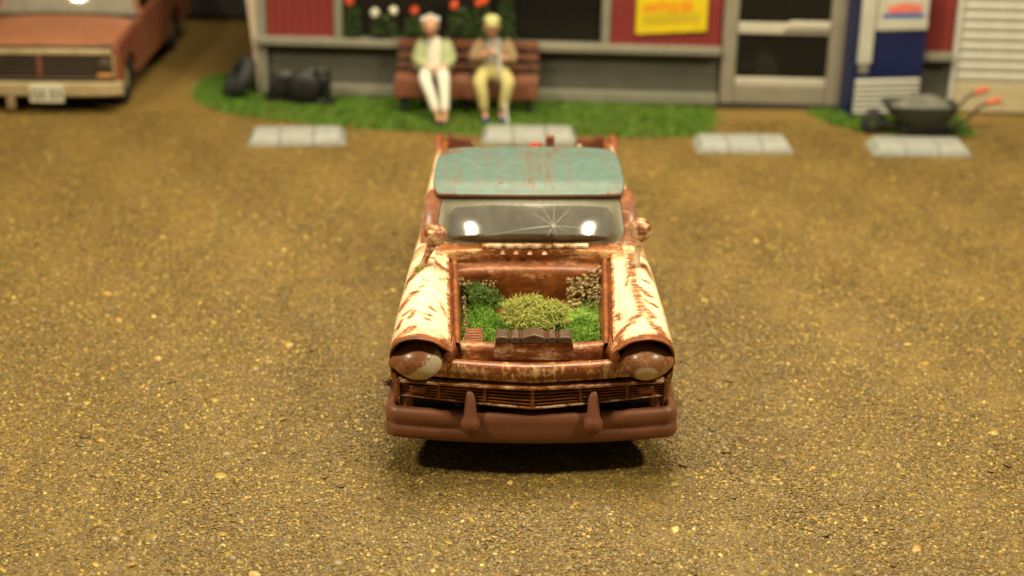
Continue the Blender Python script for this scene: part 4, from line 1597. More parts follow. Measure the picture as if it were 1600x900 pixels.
# ---- plants on the sill
def plant(label, xs, flowers, seed, height=0.42, width=0.16):
    q = random.Random(seed)
    root = thing('potted_plant', label, 'plant', spos(xs, -0.045, 0.79), SR, 'flowering plants on the window sill')
    mb = MB()
    mb.lathe([(0, 0), (0.045, 0), (0.06, 0.07), (0.055, 0.075), (0, 0.07)], (0, 0, 0), None, 12)
    mb.build('pot', M['dark'], root)
    lf = MB()
    for i in range(260):
        a = q.uniform(0, 6.28)
        h = q.uniform(0.03, height)
        rr = width * math.sqrt(q.random()) * (1 - 0.55 * h / height)
        p = Vector((rr * math.cos(a), 0.35 * rr * math.sin(a), h))
        d = Vector((math.cos(a), 0.4 * math.sin(a) - 0.3, q.uniform(-0.2, 0.7))).normalized()
        s = q.uniform(0.028, 0.055)
        side = d.cross(Vector((0, 0, 1))).normalized() * s * 0.5
        n = d.cross(side).normalized() * s * 0.15
        lf.add([p, p + d * s * 0.5 + side + n, p + d * s * 1.3, p + d * s * 0.5 - side + n], [(0, 1, 2, 3)])
    for fx, fz, fm in flowers:
        lf.tube([(0, 0, 0.05), (fx * 0.5, -0.01, fz * 0.5), (fx, -0.03, fz)], 0.008, 5)
    lf.build('foliage', M['stem'], root, smooth=0, recalc=False)
    for fx, fz, fm in flowers:
        fl = MB()
        for i in range(34):
            a, zc = q.uniform(0, 6.28), q.uniform(-0.5, 1)
            rr = math.sqrt(max(0, 1 - zc * zc))
            d = Vector((rr * math.cos(a), rr * math.sin(a), zc))
            p = Vector((fx, -0.04, fz)) + d * 0.045
            t = d.cross(Vector((0.3, 0.5, 1))).normalized()
            b2 = d.cross(t)
            s = 0.034
            fl.add([p - t * s, p - b2 * s + d * 0.01, p + t * s, p + b2 * s + d * 0.01], [(0, 1, 2, 3)])
        fl.ell((fx, -0.04, fz), (0.042, 0.042, 0.04), 10, 7)
        fl.build('flower', M[fm], root, smooth=0, recalc=False)
    return root


plant('spindly plant with one dull orange bloom at the left edge of the window', 1.25, [(-0.03, 0.48, 'petal_o')], 1, 0.40, 0.11)
plant('leafy plant carrying the two white blooms in the window', 1.64, [(-0.10, 0.34, 'petal_w'), (0.14, 0.37, 'petal_w')], 2, 0.30, 0.20)
plant('low green plant with one orange bloom just left of the seated woman', 2.05, [(0.0, 0.385, 'petal_o')], 3, 0.26, 0.15)
plant('tall green plant with an orange red bloom right of the seated woman', 2.62, [(-0.06, 0.46, 'petal_o')], 4, 0.42, 0.15)
plant('tall green plant with a big red orange bloom left of the seated man', 2.90, [(-0.03, 0.505, 'petal_o'), (0.04, 0.53, 'petal_o')], 5, 0.44, 0.17)
plant('dark green plant rising behind the cap of the seated man', 3.22, [(0.02, 0.62, 'petal_o')], 6, 0.52, 0.12)

# ================================================================== BENCH
bench = thing('bench', 'brown slatted bench against the store wall under the window', 'bench', (-0.765, 9.9, 0), R(-1.2))
hw = 0.905


def bslat(*a):
    mb = MB()
    mb.box(*a)
    return mb.build('slat', M['slat'], bench, bevel=0.008)


for z0, z1 in ((0.735, 0.835), (0.60, 0.675), (0.475, 0.54)):
    y = 0.12 + (z0 - 0.45) * 0.20
    bslat(-hw, hw, y, y + 0.03, z0, z1)
for i in range(4):
    y = -0.32 + i * 0.11
    bslat(-hw, hw, y, y + 0.095, 0.405, 0.435)
bslat(-hw, hw, -0.345, -0.322, 0.21, 0.40)
for sx_ in (-0.8, 0.0, 0.8):
    mb = MB()
    mb.box(sx_ - 0.03, sx_ + 0.03, -0.31, -0.26, 0, 0.404)
    mb.build('leg', M['iron'], bench)
    mb = MB()
    mb.prism([(0.10, 0), (0.15, 0), (0.155, 0.43), (0.24, 0.82), (0.21, 0.83), (0.105, 0.44)], 'x', sx_ - 0.03, sx_ + 0.03)
    mb.build('leg', M['iron'], bench)
    mb = MB()
    mb.box(sx_ - 0.03, sx_ + 0.03, -0.26, 0.11, 0.36, 0.404)
    mb.build('brace', M['iron'], bench)


# ================================================================== PEOPLE
def skin_mesh(name, nodes, edges, mat, parent, sub=2):
    """nodes: [(x,y,z,r)] grown with a Skin modifier, then frozen to a mesh"""
    me = bpy.data.meshes.new(name)
    me.from_pydata([n[:3] for n in nodes], edges, [])
    o = bpy.data.objects.new(name, me)
    COL.objects.link(o)
    md = o.modifiers.new('skin', 'SKIN')
    md.use_smooth_shade = True
    for i, n in enumerate(nodes):
        rr = n[3]
        me.skin_vertices[0].data[i].radius = rr if isinstance(rr, tuple) else (rr, rr)
        me.skin_vertices[0].data[i].use_root = (i == 0)
    s = o.modifiers.new('sub', 'SUBSURF')
    s.levels = s.render_levels = sub
    dg = bpy.context.evaluated_depsgraph_get()
    new = bpy.data.meshes.new_from_object(o.evaluated_get(dg))
    bpy.data.objects.remove(o)
    new.materials.clear()
    new.materials.append(mat)
    new.polygons.foreach_set('use_smooth', [True] * len(new.polygons))
    ob = bpy.data.objects.new(name, new)
    COL.objects.link(ob)
    if parent:
        ob.parent = parent
    return ob


def join_mesh(dst, mb):
    """adds the MB geometry to the mesh of dst"""
    bm = bmesh.new()
    bm.from_mesh(dst.data)
    vs = [bm.verts.new(p) for p in mb.v]
    for f in mb.f:
        try:
            bm.faces.new([vs[i] for i in f]).smooth = True
        except ValueError:
            pass
    bm.to_mesh(dst.data)
    bm.free()


def hand(mb, p, d, up, sgn, curl=0.6, s=1.0):
    """palm and five unequal bent fingers at p, pointing along d"""
    p, d, up = Vector(p), Vector(d).normalized(), Vector(up).normalized()
    side = d.cross(up).normalized()
    up = side.cross(d).normalized()
    rot = Matrix((side, d, up)).transposed()
    mb.ell(p + d * 0.042 * s, (0.040 * s, 0.050 * s, 0.018 * s), 12, 8, rot)
    for i, L in enumerate((0.068, 0.078, 0.074, 0.058)):
        b = p + d * 0.080 * s + side * (-0.027 + 0.018 * i) * s
        q = [b]
        dd = d.copy()
        for j in range(3):
            dd = (Matrix.Rotation(-curl * 0.6, 3, side) @ dd)
            q.append(q[-1] + dd * L * s / 3 * (1.1 - 0.1 * j))
        mb.tube(q, [0.0095 * s, 0.009 * s, 0.008 * s, 0.006 * s], 6)
    b = p + d * 0.03 * s + side * sgn * 0.036 * s
    dd = (d + side * sgn * 0.8).normalized()
    mb.tube([b, b + dd * 0.032 * s, b + (dd + d * 0.6 - up * 0.3).normalized() * 0.062 * s], [0.012 * s, 0.010 * s, 0.007 * s], 6)


def head(mb, c, s=1.0, yaw=0.0, tilt=0.0):
    rot = Matrix.Rotation(yaw, 3, 'Z') @ Matrix.Rotation(tilt, 3, 'X')

    def fn(d):
        k = 1.0
        k -= 0.16 * max(0, -d.z) ** 1.5 * (1 - 0.5 * max(0, -d.y))
        return k
    mb.ell(c, (0.079 * s, 0.098 * s, 0.118 * s), 22, 16, rot, fn)
    P = lambda x, y, z: Vector(c) + rot @ (Vector((x, y, z)) * s)
    mb.tube([P(0, -0.090, 0.018), P(0, -0.108, -0.012), P(0, -0.112, -0.022), P(0, -0.092, -0.032)], [0.009 * s, 0.013 * s, 0.015 * s, 0.008 * s], 7)
    for e in (-1, 1):
        mb.ell(P(e * 0.080, 0.004, -0.008), (0.012 * s, 0.020 * s, 0.030 * s), 8, 6, rot)
    return P


def face_parts(P, parent, s=1.0):
    for e in (-1, 1):
        mb = MB()
        mb.ell(P(e * 0.030, -0.086, 0.006), (0.012 * s, 0.008 * s, 0.007 * s), 8, 6)
        mb.build('eye', M['eye'], parent, smooth=180)
    mb = MB()
    mb.ell(P(0, -0.086, -0.056), (0.024 * s, 0.010 * s, 0.008 * s), 10, 6)
    mb.build('mouth', M['ink_red'], parent, smooth=180)


BEZ = 9.72
# --- woman
wom = thing('person', 'seated woman with grey hair, sage cardigan and white trousers, hands in her lap', 'person', (-1.18, BEZ, 0), 0)
N = [(0, 0.06, 0.52, (0.13, 0.09)), (0, 0.09, 0.68, (0.11, 0.08)), (0, 0.11, 0.79, (0.10, 0.07)), (0, 0.10, 0.90, (0.052, 0.05)), (0, 0.085, 0.985, 0.045),
     (-0.17, 0.11, 0.80, 0.045), (-0.225, 0.06, 0.66, 0.048), (-0.08, -0.15, 0.60, 0.034),
     (0.17, 0.11, 0.80, 0.045), (0.245, 0.06, 0.66, 0.048), (0.13, -0.15, 0.595, 0.034),
     (-0.09, 0.02, 0.50, 0.075), (-0.10, -0.36, 0.505, 0.060), (0.06, -0.58, 0.16, 0.038), (0.08, -0.60, 0.075, 0.032), (0.10, -0.70, 0.045, 0.030),
     (0.09, 0.02, 0.50, 0.075), (0.14, -0.38, 0.535, 0.060), (0.17, -0.60, 0.18, 0.040), (0.165, -0.63, 0.080, 0.032), (0.16, -0.74, 0.045, 0.030)]
E_ = [(0, 1), (1, 2), (2, 3), (3, 4), (2, 5), (5, 6), (6, 7), (2, 8), (8, 9), (9, 10), (0, 11), (11, 12), (12, 13), (13, 14), (14, 15), (0, 16), (16, 17), (17, 18), (18, 19), (19, 20)]
wb = skin_mesh('body', N, E_, M['skin'], wom)
mb = MB()
P = head(mb, (-0.045, 0.030, 1.080), 1.18, 0.05, 0.05)
hand(mb, (-0.055, -0.155, 0.598), (0.75, -0.6, -0.05), (0, 0, 1), -1)
hand(mb, (0.11, -0.155, 0.61), (-0.75, -0.6, -0.05), (0, 0, 1), 1)
join_mesh(wb, mb)
face_parts(P, wb, 1.08)
hr = MB()
hr.ell(P(0, 0.020, 0.030), (0.096, 0.106, 0.112), 20, 14)
hr.ell(P(0, 0.07, -0.01), (0.080, 0.06, 0.085), 14, 10)
for i in range(26):
    a = i / 26 * 6.28
    hr.ell(P(0.080 * math.cos(a), 0.03 + 0.085 * math.sin(a) * (1 if math.sin(a) > 0 else 0.75), 0.062 + 0.01 * math.sin(5 * a)), (0.028, 0.028, 0.024), 8, 6)
hr.build('hair', M['hair'], wom, smooth=180)
skin_mesh('blouse', [(0, 0.05, 0.53, (0.165, 0.12)), (0, 0.070, 0.68, (0.115, 0.125)), (0, 0.085, 0.80, (0.125, 0.120)), (0, 0.085, 0.905, (0.10, 0.085)), (0, 0.08, 0.94, (0.065, 0.06))], [(0, 1), (1, 2), (2, 3), (3, 4)], M['white_cloth'], wom)
for sd in (-1, 1):
    skin_mesh('cardigan', [(sd * 0.062, 0.085, 0.895, (0.050, 0.062)), (sd * 0.175, 0.09, 0.835, 0.066), (sd * 0.238, 0.06, 0.655, 0.062), (sd * 0.12 + 0.02, -0.12, 0.605, 0.048),
                           (sd * 0.120, 0.065, 0.77, (0.072, 0.125)), (sd * 0.135, 0.035, 0.62, (0.075, 0.125)), (sd * 0.165, -0.02, 0.50, (0.085, 0.115))],
              [(0, 1), (1, 2), (2, 3), (0, 4), (4, 5), (5, 6)], M['green_cloth'], wom)
skin_mesh('trousers', [(0, 0.04, 0.52, (0.165, 0.11)), (-0.09, 0.0, 0.505, 0.10), (-0.10, -0.36, 0.505, 0.085), (-0.01, -0.49, 0.32, 0.070), (0.06, -0.58, 0.125, 0.058),
                       (0.09, 0.0, 0.505, 0.10), (0.14, -0.38, 0.535, 0.085), (0.155, -0.50, 0.34, 0.070), (0.165, -0.61, 0.125, 0.058)],
          [(0, 1), (1, 2), (2, 3), (3, 4), (0, 5), (5, 6), (6, 7), (7, 8)], M['white_cloth'], wom)
for x, y in ((0.10, -0.66), (0.16, -0.71)):
    mb = MB()
    mb.ell((x, y, 0.035), (0.038, 0.095, 0.034), 14, 10)
    mb.build('shoe', M['shoe_black'], wom, smooth=180)

# --- man
man = thing('person', 'seated man with yellow green cap, tan jacket and khaki trousers holding a cane', 'person', (-0.43, BEZ, 0), 0)
N = [(0, 0.06, 0.52, (0.14, 0.10)), (0, 0.08, 0.68, (0.12, 0.085)), (0, 0.10, 0.79, (0.11, 0.075)), (0, 0.08, 0.91, (0.056, 0.052)), (-0.01, 0.055, 0.99, 0.052),
     (-0.19, 0.10, 0.80, 0.048), (-0.255, -0.02, 0.665, 0.054), (-0.09, -0.17, 0.80, 0.038),
     (0.19, 0.10, 0.80, 0.048), (0.255, -0.03, 0.665, 0.054), (0.07, -0.18, 0.75, 0.038),
     (-0.10, 0.02, 0.50, 0.090), (-0.165, -0.42, 0.505, 0.070), (-0.10, -0.47, 0.15, 0.045), (-0.09, -0.47, 0.08, 0.038), (-0.08, -0.58, 0.05, 0.034),
     (0.10, 0.02, 0.50, 0.090), (0.195, -0.42, 0.505, 0.070), (0.13, -0.44, 0.15, 0.045), (0.12, -0.44, 0.08, 0.038), (0.13, -0.55, 0.05, 0.034)]
mbody = skin_mesh('body', N, E_, M['skin'], man)
mb = MB()
P = head(mb, (-0.025, 0.022, 1.085), 1.18, 0.08, 0.12)
hand(mb, (-0.075, -0.175, 0.80), (0.65, -0.35, 0.45), (0, -1, 0.3), -1, 1.0)
hand(mb, (0.065, -0.19, 0.755), (-0.65, -0.35, 0.45), (0, -1, 0.3), 1, 1.0)
join_mesh(mbody, mb)
face_parts(P, mbody, 1.08)
cp = MB()
cp.ell(P(0, 0.008, 0.070), (0.104, 0.112, 0.072), 22, 12)
cp.ell(P(0, -0.085, 0.050), (0.078, 0.058, 0.018), 18, 8)
cp.build('cap', M['cap'], man, smooth=180)
skin_mesh('shirt', [(0, 0.045, 0.50, (0.175, 0.130)), (0, 0.055, 0.68, (0.135, 0.135)), (0, 0.07, 0.81, (0.135, 0.125)), (0, 0.07, 0.91, (0.105, 0.09)), (0, 0.06, 0.95, (0.07, 0.065))], [(0, 1), (1, 2), (2, 3), (3, 4)], M['grey_cloth'], man)
for sd in (-1, 1):
    skin_mesh('jacket', [(sd * 0.068, 0.07, 0.905, (0.055, 0.068)), (sd * 0.190, 0.085, 0.845, 0.074), (sd * 0.262, -0.03, 0.670, 0.070), (sd * 0.125, -0.13, 0.755 if sd < 0 else 0.73, 0.052),
                         (sd * 0.140, 0.055, 0.77, (0.075, 0.132)), (sd * 0.165, 0.045, 0.60, (0.068, 0.125)), (sd * 0.180, 0.05, 0.50, (0.066, 0.11))],
              [(0, 1), (1, 2), (2, 3), (0, 4), (4, 5), (5, 6)], M['tan_cloth'], man)
skin_mesh('trousers', [(0, 0.04, 0.52, (0.185, 0.12)), (-0.10, 0.0, 0.51, 0.108), (-0.165, -0.42, 0.500, 0.092), (-0.125, -0.455, 0.32, 0.076), (-0.10, -0.47, 0.12, 0.058),
                       (0.10, 0.0, 0.51, 0.108), (0.195, -0.42, 0.500, 0.092), (0.160, -0.435, 0.32, 0.076), (0.13, -0.44, 0.12, 0.058)],
          [(0, 1), (1, 2), (2, 3), (3, 4), (0, 5), (5, 6), (6, 7), (7, 8)], M['khaki'], man)
for x, y in ((-0.085, -0.55), (0.13, -0.52)):
    mb = MB()
    mb.ell((x, y, 0.042), (0.045, 0.115, 0.042), 14, 10)
    mb.build('shoe', M['shoe_blue'], man, smooth=180)
mb = MB()
mb.tube([(-0.235, 9.13, 0.0), (-0.30, 9.30, 0.40), (-0.355, 9.46, 0.745), (-0.36, 9.465, 0.79), (-0.375, 9.47, 0.82), (-0.405, 9.47, 0.835), (-0.44, 9.47, 0.82)], [0.020, 0.020, 0.019, 0.018, 0.018, 0.018, 0.015], 10)
o = mb.build('walking_cane', M['cane'], smooth=60)
tag(o, 'pale walking cane held upright between the knees of the seated man', 'cane')

# ================================================================== WHEEL STOPS
ws_ = thing('wheel_stop', 'pale wheel stop lying alone by the grass, leftmost of the four', 'wheel stop', (-2.70, 8.02, 0), R(5.5), 'concrete wheel stops in front of the store')
L = 1.17
for i, (a, b) in enumerate(((-0.585, -0.20), (-0.194, 0.194), (0.20, 0.585))):
    mb = MB()
    e0, e1 = (0.0, 0.0)
    mb.prism([(0.0, -0.02), (0.004, 0.035), (0.05, 0.10), (0.075, 0.112), (0.46, 0.118), (0.49, 0.10), (0.53, 0.03), (0.535, -0.02)], 'x', a, b)
    if i != 1:      # sloped outer ends
        xo = a if i == 0 else b
        sgn = 1 if i == 0 else -1
        mb.v = [(x + sgn * 0.09 * max(0, z) / 0.115 if abs(x - xo) < 1e-6 else x, y, z) for x, y, z in mb.v]
    mb.build('segment', M['conc'], ws_, bevel=0.014)
dup(ws_, (0.03, 8.22, 0), R(1.0), 'pale wheel stop behind the teal pickup roof, in front of the bench')
dup(ws_, (2.56, 7.98, 0), R(1.5), 'pale wheel stop in front of the glazed door and the bare path')
dup(ws_, (4.63, 7.98, 0), R(0.0), 'pale wheel stop right in front of the wheelbarrow')

# ================================================================== GRASS
k = NT('green_turf')
f = k.noise(5, 5, 0.7)
k.set('Base Color', k.ramp(f, [(0.25, (0.045, 0.125, 0.008)), (0.5, (0.085, 0.19, 0.012)), (0.75, (0.15, 0.25, 0.02))]))
k.set('Roughness', 0.85)
M['turf'] = k.m


def inside(p, poly):
    x, y = p
    c = False
    for i in range(len(poly)):
        (x1, y1), (x2, y2) = poly[i - 1], poly[i]
        if (y1 > y) != (y2 > y) and x < (x2 - x1) * (y - y1) / (y2 - y1) + x1:
            c = not c
    return c


def turf(label, poly, n, seed):
    q = random.Random(seed)
    mb = MB()
    xs, ys = [p[0] for p in poly], [p[1] for p in poly]
    cnt = 0
    while cnt < n:
        x, y = q.uniform(min(xs), max(xs)), q.uniform(min(ys), max(ys))
        jx, jy = x + q.gauss(0, .035), y + q.gauss(0, .035)
        if not inside((jx, jy), poly):
            continue
        cnt += 1
        a = q.uniform(0, 6.28)
        h = q.uniform(0.025, 0.055)
        w = q.uniform(0.010, 0.018)
        lx, ly = q.gauss(0, 0.025), q.gauss(0, 0.025)
        z = gz(x, y) - 0.003
        dx, dy = w * math.cos(a), w * math.sin(a)
        mb.add([(x - dx, y - dy, z), (x + dx, y + dy, z), (x + lx * .5 + dx * .6, y + ly * .5 + dy * .6, z + h * .6), (x + lx, y + ly, z + h), (x + lx * .5 - dx * .6, y + ly * .5 - dy * .6, z + h * .6)], [(0, 1, 2, 3, 4)])
    o = mb.build('grass', M['turf'], smooth=0, recalc=False)
    return tag(o, label, 'grass', kind='stuff')


GP = [(-4.45, 10.85), (-4.30, 10.1), (-3.95, 9.55), (-3.45, 9.2), (-2.6, 8.93), (-1.6, 8.72), (-0.8, 8.62), (0.4, 8.58), (1.4, 8.60), (2.18, 8.72), (2.36, 9.3), (2.46, 10.24), (-3.45, 10.46), (-3.5, 11.6), (-3.9, 11.75), (-4.3, 11.4)]
turf('green turf strip in front of the bench, rounded at the store corner', GP, 21000, 21)
turf('small green turf patch under the drinks machine and the wheelbarrow', [(3.62, 9.86), (3.78, 9.35), (4.05, 9.0), (4.6, 8.88), (5.3, 8.85), (5.55, 9.0), (5.5, 10.05), (3.64, 10.2)], 5200, 22)

# ================================================================== DRINKS MACHINE
vm = thing('drinks_machine', 'tall navy blue drinks machine with white louvres beside the door', 'drinks machine', (4.09, 9.72, 0), R(9))


def vbox(name, mat, *a, bevel=0.008, parent=vm):
    mb = MB()
    mb.box(*a)
    return mb.build(name, mat, parent, bevel=bevel)


vbox('cabinet', M['navy'], 0.0, 0.93, 0.0, 0.62, 0.02, 1.95, bevel=0.02)
vbox('blue_panel', M['navy'], 0.27, 0.925, -0.025, -0.004, 0.53, 1.10)
vbox('white_column', M['white'], 0.045, 0.235, -0.03, -0.004, 0.70, 1.90)
vbox('coin_slot', M['grey'], 0.075, 0.205, -0.028, -0.006, 0.57, 0.69)
vbox('shelf', M['white'], 0.25, 0.92, -0.05, -0.004, 1.12, 1.24)
lp = vbox('logo_panel', M['white'], 0.25, 0.92, -0.03, -0.004, 1.245, 1.86)
vbox('logo_band', M['blue'], 0.32, 0.86, -0.036, -0.031, 1.275, 1.325, parent=lp, bevel=0)
mb = MB()
mb.prism([(0.40, 1.33), (0.80, 1.34), (0.84, 1.42), (0.60, 1.46), (0.36, 1.41)], 'y', -0.037, -0.031)
mb.build('logo_swoosh', M['pinkred'], lp)
for i in range(7):
    z = 0.06 + i * 0.065
    mb = MB()
    mb.prism([(-0.006, z), (-0.05, z + 0.004), (-0.044, z + 0.034), (-0.006, z + 0.046)], 'x', 0.05, 0.90)
    mb.build('louver', M['white'], vm, bevel=0.004)

# ================================================================== WHEELBARROW
wbw = thing('wheelbarrow', 'dark wheelbarrow full of grey cement with two orange grips', 'wheelbarrow', (4.85, 8.93, 0), 0)
mb = MB()
rows = []
for z, l, w in ((0.13, 0.24, 0.18), (0.22, 0.34, 0.23), (0.32, 0.41, 0.27), (0.385, 0.45, 0.29), (0.41, 0.46, 0.30), (0.40, 0.43, 0.27), (0.34, 0.40, 0.24)):
    row = []
    for a in np.linspace(0, 2 * math.pi, 32, endpoint=False):
        ca, sa = math.cos(a), math.sin(a)
        ex = math.copysign(abs(ca) ** 0.6, ca) * l - 0.04 * (z - 0.17) / 0.2
        row.append((ex - 0.03, math.copysign(abs(sa) ** 0.6, sa) * w, z))
    rows.append(row)
mb.grid(rows, close_u=True)
mb.f.append(tuple(range(32)))
mb.mi.append(0)
mb.build('tray', M['blackgreen'], wbw, smooth=50)
for sd in (-1, 1):
    mb = MB()
    mb.tube([(-0.60, sd * 0.05, 0.15), (-0.2, sd * 0.13, 0.14), (0.25, sd * 0.20, 0.17), (0.45, sd * 0.24, 0.26), (0.56, sd * 0.25, 0.42), (0.70, sd * 0.26, 0.49)], 0.018, 8)
    mb.build('handle', M['iron'], wbw)
    mb = MB()
    mb.tube([(0.66, sd * 0.258, 0.475), (0.72, sd * 0.26, 0.50), (0.82, sd * 0.262, 0.525)], [0.036, 0.040, 0.034], 10)
    mb.build('grip', M['orange'], wbw)
    mb = MB()
    mb.tube([(0.10, sd * 0.18, 0.16), (0.22, sd * 0.20, 0.0), (0.30, sd * 0.20, 0.0), (0.34, sd * 0.21, 0.21)], 0.018, 8)
    mb.build('leg', M['iron'], wbw)
mb = MB()
mb.lathe([(0.05, -0.04), (0.13, -0.045), (0.155, -0.02), (0.155, 0.02), (0.13, 0.045), (0.05, 0.04), (0.05, -0.04)], (-0.62, 0, 0.155), Matrix.Rotation(R(90), 3, 'X'), 24)
mb.build('wheel', M['rubber'], wbw, smooth=50)
mb = MB()
mb.box(-0.30, 0.30, -0.17, -0.12, 0.06, 0.15)
mb.build('frame', M['iron'], wbw, bevel=0.01)
mb = MB()
mb.box(-0.30, 0.30, 0.12, 0.17, 0.06, 0.15)
mb.build('frame', M['iron'], wbw, bevel=0.01)
mb = MB()
rows = []
for i in range(9):
    t = i / 8
    row = []
    for a in np.linspace(0, 2 * math.pi, 28, endpoint=False):
        ca, sa = math.cos(a), math.sin(a)
        row.append((math.copysign(abs(ca) ** 0.6, ca) * 0.37 * t - 0.05, math.copysign(abs(sa) ** 0.6, sa) * 0.22 * t,
                    0.355 + 0.15 * (1 - t ** 2) + 0.02 * math.sin(a * 3 + t * 5) * t * (1 - t) * 4))
    rows.append(row)
mb.grid(rows, close_u=True)
o = mb.build('cement_load', M['load'], smooth=180)
o.location = (4.85, 8.93, 0)
tag(o, 'heaped grey cement filling the dark wheelbarrow', 'cement')

# ================================================================== TYRE, OLD ENGINE, FLOWERPOT, DUMPSTER
mb = MB()
mb.lathe([(0.16, -0.075), (0.23, -0.095), (0.285, -0.085), (0.315, -0.05), (0.322, 0.0), (0.315, 0.05), (0.285, 0.085), (0.23, 0.095), (0.16, 0.075), (0.15, 0.0), (0.16, -0.075)], (0, 0, 0), None, 36)
o = mb.build('tyre', M['rubber'], smooth=60)
o.location = (-3.76, 10.36, 0.235)
o.rotation_euler = (Matrix.Rotation(R(18), 3, 'Z') @ Matrix.Rotation(R(-58), 3, 'Y')).to_euler()
tag(o, 'worn black tyre leaning against the left corner of the store', 'tyre')

eng = thing('scrap_engine', 'black iron scrap engine with a thin upright stand on the turf', 'engine', (-2.88, 9.93, 0), R(-3))
mb = MB()
mb.lathe([(0, -0.10), (0.10, -0.10), (0.20, -0.07), (0.225, -0.02), (0.225, 0.03), (0.19, 0.08), (0.08, 0.10), (0, 0.10)], (0.03, -0.03, 0.25), Matrix.Rotation(R(90), 3, 'X'), 24)
mb.build('flywheel', M['iron'], eng, smooth=50)
mb = MB()
mb.box(-0.15, 0.16, 0.0, 0.20, 0.0, 0.37)
mb.box(-0.44, -0.05, -0.02, 0.14, 0.15, 0.38)
mb.tube([(-0.43, 0.06, 0.265), (-0.36, 0.06, 0.265)], 0.10, 14)
mb.box(-0.16, 0.42, -0.06, 0.12, 0.0, 0.09)
mb.box(0.10, 0.34, 0.0, 0.14, 0.05, 0.33)
mb.box(-0.48, -0.10, 0.02, 0.12, 0.03, 0.16)
mb.build('engine_block', M['iron'], eng, bevel=0.02)
mb = MB()
mb.tube([(-0.36, 0.05, 0.33), (-0.25, 0.02, 0.40), (-0.1, 0.05, 0.38), (0.02, 0.05, 0.43), (0.15, 0.06, 0.44), (0.3, 0.05, 0.42), (0.36, 0.0, 0.40)], 0.028, 8)
mb.build('pipe', M['grey_d'], eng)
mb = MB()
mb.box(0.335, 0.385, -0.10, -0.05, -0.01, 0.49)
mb.box(0.18, 0.385, -0.098, -0.055, 0.42, 0.465)
mb.tube([(0.20, -0.07, 0.44), (0.20, -0.07, 0.52)], 0.025, 8)
mb.build('stand', M['iron'], eng, bevel=0.006)

fp = MB()
fp.lathe([(0, 0), (0.07, 0), (0.09, 0.13), (0.10, 0.135), (0.10, 0.17), (0.085, 0.17), (0.075, 0.12), (0, 0.12)], (0, 0, 0), None, 20)
o = fp.build('flowerpot', M['clay'], smooth=40)
o.location = (-3.80, 11.15, 0)
tag(o, 'small orange clay flowerpot behind the tyre at the store corner', 'flowerpot')

dmp = thing('dumpster', 'big charcoal steel dumpster in the dark background left of the store', 'dumpster', (-5.1, 15.15, 0), 0)
mb = MB()
mb.prism([(0.0, 0.06), (1.6, 0.06), (1.75, 1.15), (-0.05, 1.25)], 'x', -1.5, 1.4)
mb.build('bin_body', M['charcoal'], dmp, bevel=0.03)
for x in (-1.3, -0.65, 0.0, 0.65, 1.2):
    mb = MB()
    mb.prism([(-0.06, 0.08), (0.02, 0.08), (0.02, 1.2), (-0.10, 1.2)], 'x', x - 0.05, x + 0.05)
    mb.build('rib', M['charcoal'], dmp, bevel=0.01)
for x0, x1 in ((-1.5, -0.06), (-0.04, 1.4)):
    mb = MB()
    mb.prism([(-0.08, 1.26), (1.78, 1.16), (1.78, 1.20), (0.85, 1.32), (-0.08, 1.31)], 'x', x0, x1)
    mb.build('lid', M['iron'], dmp, bevel=0.015)
for x, y in ((-1.3, 0.1), (1.2, 0.1), (-1.3, 1.5), (1.2, 1.5)):
    mb = MB()
    mb.box(x - 0.06, x + 0.06, y - 0.06, y + 0.06, 0, 0.07)
    mb.build('foot', M['iron'], dmp)
# dark board fence closing the yard behind
fen = thing('board_fence', 'dark weathered board fence at the back of the yard behind the dumpster', 'fence', (-10.0, 17.6, 0), 0)
fb = MB()
fb.box(0.0, 0.175, 0.0, 0.03, 0.0, 2.6)
p0 = None
for i in range(42):
    if p0 is None:
        o = p0 = fb.build('board', M['interior'], fen, smooth=0)
    else:
        o = p0.copy()
        COL.objects.link(o)
    o.location = (i * 0.182, rnd.uniform(-.008, .008), rnd.uniform(-0.05, 0.02))
for z in (0.5, 2.1):
    mb = MB()
    mb.box(0, 7.65, 0.04, 0.10, z, z + 0.10)
    mb.build('rail', M['interior'], fen)

# ================================================================== RED TRUCK
tr = thing('pickup_truck', 'faded red older pickup parked at the far left with a cream front bumper', 'pickup truck', (-6.03, 9.20, 0), R(1.2))
TW = 0.985      # half width
trs = lambda x, y, z: 0.18 + 0.12 * math.sin(x * 3 + y * 2) + (0.18 if z < 0.6 else 0)


def tprism(name, mat, poly, x0, x1, parent=tr, bevel=0.03, rust=trs):
    mb = MB()
    mb.prism(poly, 'x', x0, x1)
    return mb.build(name, mat, parent, bevel=bevel, seg=3, rust=rust)


def tbox(name, mat, *a, parent=tr, bevel=0.012, rust=None):
    mb = MB()
    mb.box(*a)
    return mb.build(name, mat, parent, bevel=bevel, rust=rust)


